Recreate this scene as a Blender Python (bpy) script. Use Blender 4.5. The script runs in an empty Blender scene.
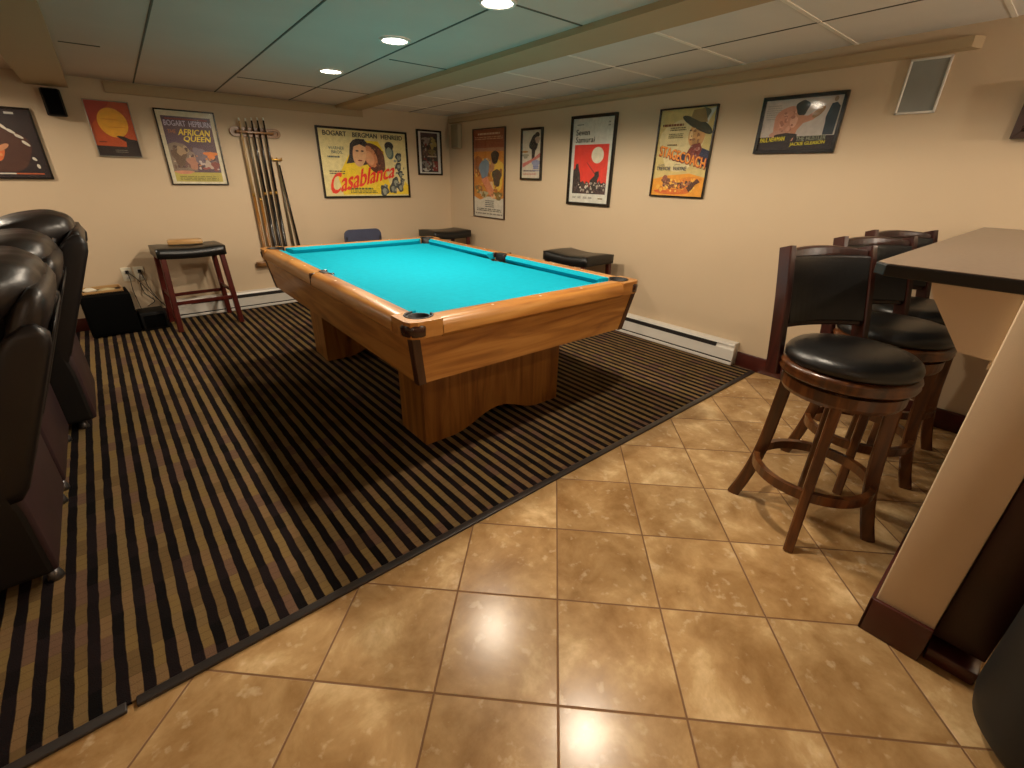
import bpy, bmesh, math, random
from mathutils import Vector, Matrix, Euler
random.seed(7)
sc = bpy.context.scene
col = sc.collection
PI = math.pi

# ---------------------------------------------------------------- camera
CAM_H = 1.28
cam_d = bpy.data.cameras.new('camera'); cam = bpy.data.objects.new('camera', cam_d); col.objects.link(cam)
cam_d.sensor_width = 36.0; cam_d.lens = 454.88 / 1024 * 36; cam_d.clip_start = 0.02
right = Vector((0.76146067, -0.64789556, 0.02022355)); up = Vector((0.25572477, 0.32892497, 0.90907272)); fwd = Vector((0.59563621, 0.68705146, -0.41614637))
M = Matrix((right, up, -fwd)).transposed().to_4x4(); M.translation = Vector((0, 0, CAM_H)); cam.matrix_world = M
sc.camera = cam
# ---------------------------------------------------------------- world, exposure, lamps
w = bpy.data.worlds.new('world'); sc.world = w; w.use_nodes = True
w.node_tree.nodes['Background'].inputs[0].default_value = (1.0, 0.86, 0.68, 1); w.node_tree.nodes['Background'].inputs[1].default_value = 0.05
sc.view_settings.view_transform = 'Standard'; sc.view_settings.look = 'None'; sc.view_settings.gamma = 1
sc.view_settings.use_curve_mapping = False
sc.view_settings.exposure = 0.38
WARM = (1.0, 0.84, 0.65)
LAMP_W = 42.0
# x, y, watts of every recessed downlight in the ceiling
LAMPS = [(1.47, 3.68, 0.95), (1.45, 2.70, 1.75), (1.51, 1.89, 0.95), (1.50, 0.95, 1.25), (1.9, -0.55, 0.5),
         (-0.95, 4.25, 0.9), (-1.9, 2.2, 0.25)]
XB, YA, XL, YN = 3.40, 5.17, -3.0, -2.4        # wall planes
def ceil_z(y): return 1.885 + 0.0187 * (YA - y)

# ---------------------------------------------------------------- materials
_m = {}
def lin(c): return tuple(((v / 12.92) if v <= 0.04045 else ((v + 0.055) / 1.055) ** 2.4) for v in c)
def mat(name, rgb, rough=0.6, metal=0.0, var=0.10, scale=12.0, bump=0.0, bscale=200.0, coat=0.0, spec=0.5, stretch=None):
    if name in _m: return _m[name]
    m = bpy.data.materials.new(name); m.use_nodes = True; n = m.node_tree.nodes; l = m.node_tree.links
    b = n['Principled BSDF']; b.inputs['Roughness'].default_value = rough; b.inputs['Metallic'].default_value = metal
    b.inputs['Coat Weight'].default_value = coat; b.inputs['Coat Roughness'].default_value = 0.08
    b.inputs['Specular IOR Level'].default_value = spec
    tc = n.new('ShaderNodeTexCoord'); mp = n.new('ShaderNodeMapping'); l.new(tc.outputs['Object'], mp.inputs[0])
    if stretch: mp.inputs['Scale'].default_value = stretch
    nz = n.new('ShaderNodeTexNoise'); nz.inputs['Scale'].default_value = scale; nz.inputs['Detail'].default_value = 4
    l.new(mp.outputs[0], nz.inputs['Vector'])
    rp = n.new('ShaderNodeValToRGB'); l.new(nz.outputs['Fac'], rp.inputs[0])
    c = lin(rgb)
    rp.color_ramp.elements[0].position = 0.3; rp.color_ramp.elements[1].position = 0.7
    rp.color_ramp.elements[0].color = tuple(v * (1 - var) for v in c) + (1,); rp.color_ramp.elements[1].color = tuple(min(1, v * (1 + var)) for v in c) + (1,)
    l.new(rp.outputs[0], b.inputs['Base Color'])
    if bump:
        nb = n.new('ShaderNodeTexNoise'); nb.inputs['Scale'].default_value = bscale; nb.inputs['Detail'].default_value = 3
        l.new(tc.outputs['Object'], nb.inputs['Vector'])
        bp = n.new('ShaderNodeBump'); bp.inputs['Strength'].default_value = bump; bp.inputs['Distance'].default_value = 0.002
        l.new(nb.outputs['Fac'], bp.inputs['Height']); l.new(bp.outputs[0], b.inputs['Normal'])
    _m[name] = m; return m
def wood(name, dark, mid, light, axis='X', rough=0.35, scale=2.2, coat=0.3, knots=True):
    m = bpy.data.materials.new(name); m.use_nodes = True; n = m.node_tree.nodes; l = m.node_tree.links
    b = n['Principled BSDF']; b.inputs['Roughness'].default_value = rough; b.inputs['Coat Weight'].default_value = coat; b.inputs['Coat Roughness'].default_value = 0.15
    tc = n.new('ShaderNodeTexCoord'); mp = n.new('ShaderNodeMapping'); l.new(tc.outputs['Object'], mp.inputs[0])
    s = {'X': (0.7, 7, 7), 'Y': (7, 0.7, 7), 'Z': (7, 7, 0.7)}[axis]; mp.inputs['Scale'].default_value = s
    nz = n.new('ShaderNodeTexNoise'); nz.inputs['Scale'].default_value = scale; nz.inputs['Detail'].default_value = 8; nz.inputs['Distortion'].default_value = 1.4
    l.new(mp.outputs[0], nz.inputs['Vector'])
    rp = n.new('ShaderNodeValToRGB'); l.new(nz.outputs['Fac'], rp.inputs[0])
    e = rp.color_ramp.elements; e[0].position = 0.3; e[0].color = lin(dark) + (1,); e[1].position = 0.72; e[1].color = lin(light) + (1,)
    q = e.new(0.5); q.color = lin(mid) + (1,)
    out = rp.outputs[0]
    if knots:
        mk = n.new('ShaderNodeMapping'); l.new(tc.outputs['Object'], mk.inputs[0]); mk.inputs['Scale'].default_value = {'X': (2.2, 5, 5), 'Y': (5, 2.2, 5), 'Z': (5, 5, 2.2)}[axis]
        vo = n.new('ShaderNodeTexVoronoi'); vo.inputs['Scale'].default_value = 1.3; l.new(mk.outputs[0], vo.inputs['Vector'])
        r2 = n.new('ShaderNodeValToRGB'); l.new(vo.outputs['Distance'], r2.inputs[0]); r2.color_ramp.elements[0].position = 0.03; r2.color_ramp.elements[0].color = (0.5, 0.5, 0.5, 1); r2.color_ramp.elements[1].position = 0.16; r2.color_ramp.elements[1].color = (1, 1, 1, 1)
        mx = n.new('ShaderNodeMix'); mx.data_type = 'RGBA'; mx.blend_type = 'MULTIPLY'; mx.inputs[0].default_value = 0.8
        l.new(out, mx.inputs[6]); l.new(r2.outputs[0], mx.inputs[7]); out = mx.outputs[2]
    l.new(out, b.inputs['Base Color'])
    return m
def math_node(n, l, op, a, b=None, c=None):
    q = n.new('ShaderNodeMath'); q.operation = op
    for i, v in enumerate((a, b, c)):
        if v is None: continue
        if isinstance(v, (int, float)): q.inputs[i].default_value = v
        else: l.new(v, q.inputs[i])
    return q.outputs[0]

def tile_floor():
    m = bpy.data.materials.new('stone_tile'); m.use_nodes = True; n = m.node_tree.nodes; l = m.node_tree.links
    b = n['Principled BSDF']
    g = n.new('ShaderNodeNewGeometry'); mp = n.new('ShaderNodeMapping'); mp.vector_type = 'TEXTURE'
    l.new(g.outputs['Position'], mp.inputs[0])
    mp.inputs['Location'].default_value = (0.5956, 0.4705, 0); mp.inputs['Rotation'].default_value = (0, 0, math.radians(-45.26)); mp.inputs['Scale'].default_value = (0.33587, 0.33587, 1)
    sp = n.new('ShaderNodeSeparateXYZ'); l.new(mp.outputs[0], sp.inputs[0])
    dd = []
    cell = []
    for k in (0, 1):
        fr = math_node(n, l, 'FRACT', sp.outputs[k]); cell.append(math_node(n, l, 'FLOOR', sp.outputs[k]))
        dd.append(math_node(n, l, 'MINIMUM', fr, math_node(n, l, 'SUBTRACT', 1.0, fr)))
    d = math_node(n, l, 'MINIMUM', dd[0], dd[1])
    mr = n.new('ShaderNodeMapRange'); l.new(d, mr.inputs[0]); mr.inputs[1].default_value = 0.006; mr.inputs[2].default_value = 0.011
    cx = n.new('ShaderNodeCombineXYZ'); l.new(cell[0], cx.inputs[0]); l.new(cell[1], cx.inputs[1])
    wn = n.new('ShaderNodeTexWhiteNoise'); l.new(cx.outputs[0], wn.inputs[0])
    off = n.new('ShaderNodeVectorMath'); off.operation = 'MULTIPLY_ADD'; l.new(wn.outputs['Color'], off.inputs[0]); off.inputs[1].default_value = (9, 9, 9); l.new(g.outputs['Position'], off.inputs[2])
    n1 = n.new('ShaderNodeTexNoise'); n1.inputs['Scale'].default_value = 5.0; n1.inputs['Detail'].default_value = 9; n1.inputs['Roughness'].default_value = 0.62; n1.inputs['Distortion'].default_value = 0.25
    l.new(off.outputs[0], n1.inputs['Vector'])
    rp = n.new('ShaderNodeValToRGB'); l.new(n1.outputs['Fac'], rp.inputs[0]); e = rp.color_ramp.elements
    e[0].position = 0.30; e[0].color = lin((0.58, 0.435, 0.265)) + (1,); e[1].position = 0.72; e[1].color = lin((0.91, 0.80, 0.61)) + (1,)
    q = e.new(0.46); q.color = lin((0.69, 0.55, 0.365)) + (1,); q = e.new(0.57); q.color = lin((0.765, 0.63, 0.44)) + (1,)
    n2 = n.new('ShaderNodeTexNoise'); n2.inputs['Scale'].default_value = 26; n2.inputs['Detail'].default_value = 6; l.new(off.outputs[0], n2.inputs['Vector'])
    r2 = n.new('ShaderNodeValToRGB'); l.new(n2.outputs['Fac'], r2.inputs[0]); r2.color_ramp.elements[0].position = 0.60; r2.color_ramp.elements[0].color = (0, 0, 0, 1); r2.color_ramp.elements[1].position = 0.70; r2.color_ramp.elements[1].color = (1, 1, 1, 1)
    f2 = math_node(n, l, 'MULTIPLY', r2.outputs[0], 0.35)
    m1 = n.new('ShaderNodeMix'); m1.data_type = 'RGBA'; l.new(f2, m1.inputs[0]); l.new(rp.outputs[0], m1.inputs[6]); m1.inputs[7].default_value = lin((0.93, 0.85, 0.71)) + (1,)
    # small tone shift per tile
    hv = n.new('ShaderNodeHueSaturation'); l.new(m1.outputs[2], hv.inputs['Color']); l.new(math_node(n, l, 'MULTIPLY_ADD', wn.outputs['Value'], 0.16, 0.92), hv.inputs['Value'])
    m2 = n.new('ShaderNodeMix'); m2.data_type = 'RGBA'; l.new(mr.outputs[0], m2.inputs[0]); m2.inputs[6].default_value = lin((0.50, 0.36, 0.23)) + (1,); l.new(hv.outputs[0], m2.inputs[7])
    l.new(m2.outputs[2], b.inputs['Base Color'])
    l.new(math_node(n, l, 'MULTIPLY_ADD', mr.outputs[0], -0.52, 0.75), b.inputs['Roughness'])
    b.inputs['Specular IOR Level'].default_value = 0.45
    bp = n.new('ShaderNodeBump'); bp.inputs['Distance'].default_value = 0.002; bp.inputs['Strength'].default_value = 0.6
    hsum = math_node(n, l, 'MULTIPLY_ADD', n1.outputs['Fac'], 0.25, mr.outputs[0]); l.new(hsum, bp.inputs['Height']); l.new(bp.outputs[0], b.inputs['Normal'])
    return m
def stripe_carpet():
    m = bpy.data.materials.new('striped_carpet'); m.use_nodes = True; n = m.node_tree.nodes; l = m.node_tree.links
    b = n['Principled BSDF']; b.inputs['Roughness'].default_value = 0.95; b.inputs['Specular IOR Level'].default_value = 0.1
    g = n.new('ShaderNodeNewGeometry'); sp = n.new('ShaderNodeSeparateXYZ'); l.new(g.outputs['Position'], sp.inputs[0])
    P = 0.0566
    wob = n.new('ShaderNodeTexNoise'); wob.inputs['Scale'].default_value = 14; l.new(g.outputs['Position'], wob.inputs['Vector'])
    xx = math_node(n, l, 'MULTIPLY_ADD', wob.outputs['Fac'], 0.007, sp.outputs[0])
    u = math_node(n, l, 'DIVIDE', math_node(n, l, 'ADD', xx, 0.22 + P / 4 - 0.0035), P)
    fr = math_node(n, l, 'FRACT', u); ci = math_node(n, l, 'FLOOR', u)
    tri = math_node(n, l, 'ABSOLUTE', math_node(n, l, 'SUBTRACT', fr, 0.75))      # tan centred at .75
    mr = n.new('ShaderNodeMapRange'); l.new(tri, mr.inputs[0]); mr.inputs[1].default_value = 0.225; mr.inputs[2].default_value = 0.265; mr.inputs[3].default_value = 1; mr.inputs[4].default_value = 0
    # woven blocks along each stripe
    stag = math_node(n, l, 'MULTIPLY', ci, 0.37)
    v = math_node(n, l, 'ADD', math_node(n, l, 'DIVIDE', sp.outputs[1], 0.030), stag)
    vf = math_node(n, l, 'FRACT', v)
    seg = math_node(n, l, 'FLOOR', math_node(n, l, 'DIVIDE', v, 3.0))
    cx = n.new('ShaderNodeCombineXYZ'); l.new(ci, cx.inputs[0]); l.new(seg, cx.inputs[1])
    wn = n.new('ShaderNodeTexWhiteNoise'); l.new(cx.outputs[0], wn.inputs[0])
    rp = n.new('ShaderNodeValToRGB'); rp.color_ramp.interpolation = 'CONSTANT'; l.new(wn.outputs['Value'], rp.inputs[0]); e = rp.color_ramp.elements
    e[0].position = 0; e[0].color = lin((0.465, 0.38, 0.25)) + (1,); e[1].position = 0.85; e[1].color = lin((0.42, 0.32, 0.25)) + (1,)
    for p, c in ((0.25, (0.48, 0.39, 0.24)), (0.45, (0.42, 0.335, 0.215)), (0.65, (0.48, 0.38, 0.26))):
        q = e.new(p); q.color = lin(c) + (1,)
    r3 = n.new('ShaderNodeValToRGB'); l.new(wn.outputs['Value'], r3.inputs[0]); r3.color_ramp.elements[0].color = lin((0.055, 0.045, 0.045)) + (1,); r3.color_ramp.elements[1].color = lin((0.12, 0.09, 0.095)) + (1,)
    ln = n.new('ShaderNodeMapRange'); l.new(vf, ln.inputs[0]); ln.inputs[1].default_value = 0.0; ln.inputs[2].default_value = 0.16; ln.inputs[3].default_value = 0.72; ln.inputs[4].default_value = 1
    hv = n.new('ShaderNodeHueSaturation'); l.new(rp.outputs[0], hv.inputs['Color']); l.new(ln.outputs[0], hv.inputs['Value'])
    mx = n.new('ShaderNodeMix'); mx.data_type = 'RGBA'; l.new(mr.outputs[0], mx.inputs[0]); l.new(r3.outputs[0], mx.inputs[6]); l.new(hv.outputs[0], mx.inputs[7])
    l.new(mx.outputs[2], b.inputs['Base Color'])
    nz = n.new('ShaderNodeTexNoise'); nz.inputs['Scale'].default_value = 260; l.new(g.outputs['Position'], nz.inputs['Vector'])
    bp = n.new('ShaderNodeBump'); bp.inputs['Distance'].default_value = 0.004; bp.inputs['Strength'].default_value = 0.5
    l.new(math_node(n, l, 'ADD', nz.outputs['Fac'], math_node(n, l, 'MULTIPLY', ln.outputs[0], 0.8)), bp.inputs['Height']); l.new(bp.outputs[0], b.inputs['Normal'])
    return m
def emis(name, rgb, s):
    m = bpy.data.materials.new(name); m.use_nodes = True; n = m.node_tree.nodes; l = m.node_tree.links
    n.remove(n['Principled BSDF']); e = n.new('ShaderNodeEmission'); e.inputs[0].default_value = rgb + (1,); e.inputs[1].default_value = s
    l.new(e.outputs[0], n['Material Output'].inputs[0]); return m
def glass_mat():
    m = bpy.data.materials.new('picture_glass'); m.use_nodes = True; n = m.node_tree.nodes; l = m.node_tree.links
    n.remove(n['Principled BSDF']); t = n.new('ShaderNodeBsdfTransparent'); g = n.new('ShaderNodeBsdfGlossy'); g.inputs['Roughness'].default_value = 0.06
    f = n.new('ShaderNodeLayerWeight'); f.inputs[0].default_value = 0.5; fo = math_node(n, l, 'MULTIPLY_ADD', math_node(n, l, 'POWER', f.outputs['Facing'], 5.0), 0.45, 0.025); x = n.new('ShaderNodeMixShader')
    nz = n.new('ShaderNodeTexNoise'); nz.inputs['Scale'].default_value = 3.0; bp = n.new('ShaderNodeBump'); bp.inputs['Distance'].default_value = 0.004; bp.inputs['Strength'].default_value = 0.25
    l.new(nz.outputs[0], bp.inputs['Height']); l.new(bp.outputs[0], g.inputs['Normal'])
    l.new(fo, x.inputs[0]); l.new(t.outputs[0], x.inputs[1]); l.new(g.outputs[0], x.inputs[2]); l.new(x.outputs[0], n['Material Output'].inputs[0]); return m

WALL = mat('beige_wall_paint', (0.80, 0.712, 0.59), 0.62, var=0.02, scale=2, bump=0.12, bscale=350)
SOFFIT = mat('tan_soffit_paint', (0.70, 0.61, 0.47), 0.6, var=0.03, scale=2)
CEIL_L = mat('dim_side_ceiling_tile', (0.82, 0.76, 0.70), 0.9, var=0.03, scale=3, bump=0.3, bscale=180)  # darker than the right tiles to imitate the dimmer light on this side
CEIL_R = mat('white_ceiling_tile', (0.86, 0.84, 0.80), 0.9, var=0.03, scale=3, bump=0.3, bscale=180)
TBAR_W = mat('white_ceiling_bar', (0.95, 0.93, 0.88), 0.35, var=0.02)
SEAM = mat('dark_ceiling_seam', (0.36, 0.35, 0.30), 0.8, var=0.05)
BURG = mat('burgundy_baseboard', (0.27, 0.10, 0.075), 0.35, var=0.15, scale=9, coat=0.2)
WHITE_METAL = mat('white_enamel', (0.86, 0.84, 0.80), 0.35, var=0.02)
DARKSLOT = mat('dark_slot', (0.13, 0.11, 0.10), 0.6)
FELT = mat('teal_felt', (0.02, 0.58, 0.67), 0.92, var=0.04, scale=30, bump=0.15, bscale=500, spec=0.1)
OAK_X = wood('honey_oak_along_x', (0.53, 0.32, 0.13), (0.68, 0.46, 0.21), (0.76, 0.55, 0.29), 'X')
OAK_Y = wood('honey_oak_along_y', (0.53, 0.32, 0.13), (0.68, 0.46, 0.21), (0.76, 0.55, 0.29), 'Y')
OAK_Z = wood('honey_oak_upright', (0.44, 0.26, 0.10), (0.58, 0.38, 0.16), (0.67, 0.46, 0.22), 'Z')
CORNER = mat('dark_brown_plastic', (0.20, 0.10, 0.075), 0.22, var=0.1, coat=0.4)
DARKEDGE = wood('dark_wood_strip', (0.16, 0.08, 0.05), (0.23, 0.12, 0.07), (0.29, 0.16, 0.10), 'Z', knots=False)
POCKET = mat('pocket_black', (0.05, 0.05, 0.05), 0.6)
SIGHT = mat('pearl_inlay', (0.9, 0.86, 0.78), 0.3, var=0.02)
LEATHER = mat('black_leather', (0.085, 0.085, 0.085), 0.32, var=0.15, scale=20, bump=0.25, bscale=320)
RECL = mat('dark_brown_leather', (0.135, 0.115, 0.105), 0.36, var=0.2, scale=8, bump=0.35, bscale=60)
RECL_W = mat('recliner_wing_leather', (0.085, 0.07, 0.068), 0.42, var=0.15, scale=8, bump=0.25, bscale=60)
RECL_P = mat('recliner_vinyl_and_shade', (0.05, 0.042, 0.04), 0.5, var=0.1, scale=8)  # near-black vinyl; also paints in the unlit near sides of the arms
RECL_S = mat('recliner_side_burgundy', (0.20, 0.13, 0.135), 0.45, var=0.1, scale=8)
STOOLW = wood('chestnut_stool_wood', (0.19, 0.095, 0.04), (0.31, 0.17, 0.075), (0.43, 0.26, 0.12), 'Z', rough=0.3, knots=False)
STOOLD = wood('dark_cherry_wood', (0.11, 0.038, 0.027), (0.18, 0.062, 0.042), (0.25, 0.10, 0.06), 'Z', rough=0.34, coat=0.08, knots=False)
CHERRY = mat('burgundy_stool_wood', (0.30, 0.085, 0.06), 0.35, var=0.2, scale=10, coat=0.2)
COUNTER = mat('taupe_counter_laminate', (0.47, 0.41, 0.36), 0.30, var=0.10, scale=60, coat=0.15)
COUNTER_E = mat('black_counter_edge', (0.045, 0.036, 0.033), 0.35, var=0.1)
PANELW = mat('dark_cherry_cabinet', (0.18, 0.06, 0.05), 0.4, var=0.2, scale=5)
BLACKM = mat('black_matte', (0.03, 0.03, 0.032), 0.6, spec=0.25)
BLACKC = mat('black_speaker_cloth', (0.02, 0.02, 0.02), 0.95, spec=0.1)
BLUEP = mat('slate_blue_vinyl', (0.25, 0.27, 0.36), 0.5)
STEEL = mat('grey_steel', (0.45, 0.45, 0.46), 0.3, metal=0.9, var=0.03)
LWOOD = wood('pale_maple', (0.66, 0.50, 0.31), (0.76, 0.60, 0.39), (0.83, 0.68, 0.47), 'X', knots=False)
RACKW = wood('rack_oak', (0.42, 0.27, 0.13), (0.55, 0.38, 0.20), (0.64, 0.46, 0.27), 'X', knots=False)
BRASS = mat('brass', (0.72, 0.55, 0.25), 0.3, metal=0.8, var=0.05)
IVORY = mat('ivory_plastic', (0.86, 0.83, 0.74), 0.4, var=0.02)
BEIGESP = mat('beige_speaker_shell', (0.66, 0.60, 0.48), 0.6, var=0.03)
GREYCL = mat('grey_grille', (0.56, 0.56, 0.53), 0.8, var=0.04, bump=0.4, bscale=600)
FRAMEB = mat('black_frame', (0.06, 0.05, 0.045), 0.22, coat=0.3)
FRAMEBR = mat('brown_frame', (0.22, 0.12, 0.07), 0.3, coat=0.3)
FRAMES = mat('silver_frame', (0.62, 0.60, 0.55), 0.3, metal=0.6, var=0.03)
GLASS = glass_mat()
BINM = mat('black_green_vinyl', (0.045, 0.055, 0.052), 0.6, var=0.1, scale=10)
LENS = emis('lamp_lens_glow', (1.0, 0.90, 0.74), 14.0)
TILE = tile_floor(); CARPET = stripe_carpet()

# ---------------------------------------------------------------- mesh helpers
class MB:
    def __init__(s): s.bm = bmesh.new(); s.mats = []
    def mi(s, m):
        if m not in s.mats: s.mats.append(m)
        return s.mats.index(m)
    def _fin(s, fs, m, smooth=False):
        i = s.mi(m)
        for f in fs: f.material_index = i; f.smooth = smooth
    def box(s, a, b, m, bev=0.0, seg=2, T=None, smooth=None):
        c = [(a[k] + b[k]) / 2 for k in range(3)]; d = [abs(b[k] - a[k]) for k in range(3)]
        t = bmesh.new(); bmesh.ops.create_cube(t, size=1.0)
        for v in t.verts: v.co = Vector((v.co.x * d[0] + c[0], v.co.y * d[1] + c[1], v.co.z * d[2] + c[2]))
        if bev > 0: bmesh.ops.bevel(t, geom=list(t.edges), offset=min(bev, min(d) * 0.49), segments=seg, profile=0.5, affect='EDGES')
        if T is not None: bmesh.ops.transform(t, matrix=T, verts=t.verts)
        s.add(t, m, bev > 0 if smooth is None else smooth)
        return s
    def add(s, t, m, smooth=False):
        i = s.mi(m); mp = {}
        for v in t.verts: mp[v] = s.bm.verts.new(v.co)
        for f in t.faces:
            try: g = s.bm.faces.new([mp[v] for v in f.verts]); g.material_index = i; g.smooth = smooth
            except ValueError: pass
        t.free()
    def ring_loft(s, rings, m, closed=True, caps=True, smooth=True):
        vs = [[s.bm.verts.new(p) for p in r] for r in rings]; fs = []
        for a, b in zip(vs, vs[1:]):
            k = len(a)
            for i in range(k if closed else k - 1):
                j = (i + 1) % k; fs.append(s.bm.faces.new((a[i], a[j], b[j], b[i])))
        if caps: fs.append(s.bm.faces.new(list(reversed(vs[0])))); fs.append(s.bm.faces.new(vs[-1]))
        s._fin(fs, m, smooth); return s
    def lathe(s, prof, m, c=(0, 0, 0), n=40, smooth=True, caps=True):
        s.ring_loft([[(c[0] + r * math.cos(2 * PI * i / n), c[1] + r * math.sin(2 * PI * i / n), c[2] + z) for i in range(n)] for r, z in prof], m, caps=caps, smooth=smooth); return s
    def tube(s, pts, r, m, n=10, r2=None, smooth=True):
        pts = [Vector(p) for p in pts]; rings = []; up0 = None
        for i, p in enumerate(pts):
            d = (pts[min(i + 1, len(pts) - 1)] - pts[max(i - 1, 0)]).normalized()
            if up0 is None: up0 = Vector((0, 0, 1)) if abs(d.z) < 0.9 else Vector((1, 0, 0))
            a = d.cross(up0).normalized(); b2 = a.cross(d).normalized(); up0 = b2
            rr = r if r2 is None else r + (r2 - r) * i / (len(pts) - 1)
            rings.append([p + a * rr * math.cos(2 * PI * k / n) + b2 * rr * math.sin(2 * PI * k / n) for k in range(n)])
        s.ring_loft(rings, m, smooth=smooth); return s
    def bar(s, pts, wdt, thk, m, side=(0, 1, 0), tap=None, smooth=False):
        """rectangular section swept along pts; side = direction of the width"""
        pts = [Vector(p) for p in pts]; sd = Vector(side).normalized(); rings = []
        for i, p in enumerate(pts):
            d = (pts[min(i + 1, len(pts) - 1)] - pts[max(i - 1, 0)]).normalized()
            a = (sd - d * sd.dot(d)).normalized(); b2 = d.cross(a).normalized()
            f = 1 if tap is None else tap[i]
            W = wdt * f / 2; Q = thk * f / 2; c = min(W, Q) * 0.3
            rings.append([p + a * x + b2 * y for x, y in ((-W + c, -Q), (W - c, -Q), (W, -Q + c), (W, Q - c), (W - c, Q), (-W + c, Q), (-W, Q - c), (-W, -Q + c))])
        s.ring_loft(rings, m, smooth=smooth); return s
    def prism(s, pts, a, b, m, axis='Y', smooth=False):
        """polygon pts (2D) extruded from a to b along axis"""
        def P(p, t): return {'Y': (p[0], t, p[1]), 'X': (t, p[0], p[1]), 'Z': (p[0], p[1], t)}[axis]
        s.ring_loft([[P(p, a) for p in pts], [P(p, b) for p in pts]], m, smooth=smooth); return s
    def flat(s, pts, m):
        f = s.bm.faces.new([s.bm.verts.new(p) for p in pts]); s._fin([f], m); return s
    def build(s, name, parent=None, loc=None, bev=0, subd=0, autosm=None):
        bmesh.ops.recalc_face_normals(s.bm, faces=s.bm.faces)
        me = bpy.data.meshes.new(name); s.bm.to_mesh(me); s.bm.free()
        for m in s.mats: me.materials.append(m)
        o = bpy.data.objects.new(name, me); col.objects.link(o)
        if parent: o.parent = parent
        if loc: o.location = loc
        if bev:
            q = o.modifiers.new('bevel', 'BEVEL'); q.width = bev; q.segments = 2; q.limit_method = 'ANGLE'
        if subd:
            q = o.modifiers.new('sub', 'SUBSURF'); q.levels = subd; q.render_levels = subd
        return o
def tag(o, label=None, cat=None, group=None, kind=None):
    if label: o['label'] = label
    if cat: o['category'] = cat
    if group: o['group'] = group
    if kind: o['kind'] = kind
    return o
def empty(name, loc, rz=0.0, label=None, cat=None, group=None):
    o = bpy.data.objects.new(name, None); o.empty_display_size = 0.1; col.objects.link(o); o.location = loc; o.rotation_euler = (0, 0, rz)
    return tag(o, label, cat, group)
def kids(o): return [c for c in bpy.data.objects if c.parent == o]
def dup(src, loc, rz, label=None, group=None, parent=None):
    c = src.copy(); col.objects.link(c)
    if parent is None: c.location = loc; c.rotation_euler = (0, 0, rz)
    else: c.parent = parent
    if label: c['label'] = label
    if group: c['group'] = group
    for k in kids(src): dup(k, None, None, parent=c)
    return c
def struct(o, label=None): return tag(o, label=label, kind='structure')

# ================================================================ ROOM SHELL
def slab(name, a, b, m, label, bev=0):
    o = MB().box(a, b, m, bev).build(name); struct(o, label); return o
slab('floor', (XL, YN, -0.05), (XB + .1, YA + .1, 0.0), TILE, 'beige marbled stone tiles laid on the diagonal')
slab('floor_carpet', (XL, 1.19, 0.0), (XB, YA, 0.008), CARPET, 'black and tan striped carpet')
# carpet edging strip, in two lengths with a gap
e = MB()
e.box((-0.252, 1.168, 0.0), (XB - 0.03, 1.198, 0.011), mat('edging_strip', (0.20, 0.18, 0.17), 0.4), 0.003)
struct(e.build('trim_1'), 'dark metal edging strip where carpet meets tile')
e = MB(); e.box((XL, 1.168, 0.0), (-0.272, 1.198, 0.011), _m['edging_strip'], 0.003); struct(e.build('trim_2'), 'shorter dark edging strip at left of the gap')
WT = 2.25
slab('wall_back', (XL - .1, YA, -0.05), (XB + .1, YA + 0.1, WT), WALL, 'beige painted wall behind the pool table')
slab('wall_right', (XB, YN, -0.05), (XB + 0.1, YA, WT), WALL, 'beige painted wall with four large posters')
slab('wall_left', (XL - 0.1, YN, -0.05), (XL, YA, WT), WALL, 'beige painted wall beyond the recliners')
slab('wall_near', (XL - .1, YN - 0.1, -0.05), (XB + .1, YN, WT), WALL, 'beige painted wall behind the camera')

# ceilings follow one gentle slope; left panels toned down for dimmer light, right panels white
def sloped(name, x0, x1, y0, y1, dz, th, m, label, x0b=None, x1b=None):
    x0b = x0 if x0b is None else x0b; x1b = x1 if x1b is None else x1b     # values at y1
    b = MB(); z = lambda y: ceil_z(y) + dz
    b.ring_loft([[(x0, y0, z(y0)), (x1, y0, z(y0)), (x1, y0, z(y0) + th), (x0, y0, z(y0) + th)], [(x0b, y1, z(y1)), (x1b, y1, z(y1)), (x1b, y1, z(y1) + th), (x0b, y1, z(y1) + th)]], m, smooth=False)
    return struct(b.build(name), label)
# beam x at far wall / slope per metre (the beam runs very slightly askew)
def bl(y): return 2.067 - 0.0175 * (YA - y)
def br(y): return 2.31 - 0.012 * (YA - y)
sloped('ceiling', XL, bl(YN) + .1, YN, YA, 0.0, 0.05, CEIL_L, 'drop ceiling panels, toned darker for dimmer light', XL, bl(YA) + .1)
sloped('ceiling_white', br(YN) - .1, XB + 0.0, YN, YA, 0.012, 0.05, CEIL_R, 'white drop ceiling panels right of the beam', br(YA) - .1, XB)
sloped('trim_3', bl(YN), br(YN), YN, YA, -0.028, 0.10, SOFFIT, 'tan beam running across the ceiling', bl(YA), br(YA))
# left soffit
b = MB(); b.ring_loft([[(-0.24 - .0, YN, 1.83), (-0.055, YN, 1.83), (-0.055, YN, 2.1), (-0.24, YN, 2.1)], [(-0.17, YA, 1.805), (0.065, YA, 1.805), (0.065, YA, 2.0), (-0.17, YA, 2.0)]], SOFFIT, smooth=False)
struct(b.build('trim_4'), 'tan boxed beam at the upper left')
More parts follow.
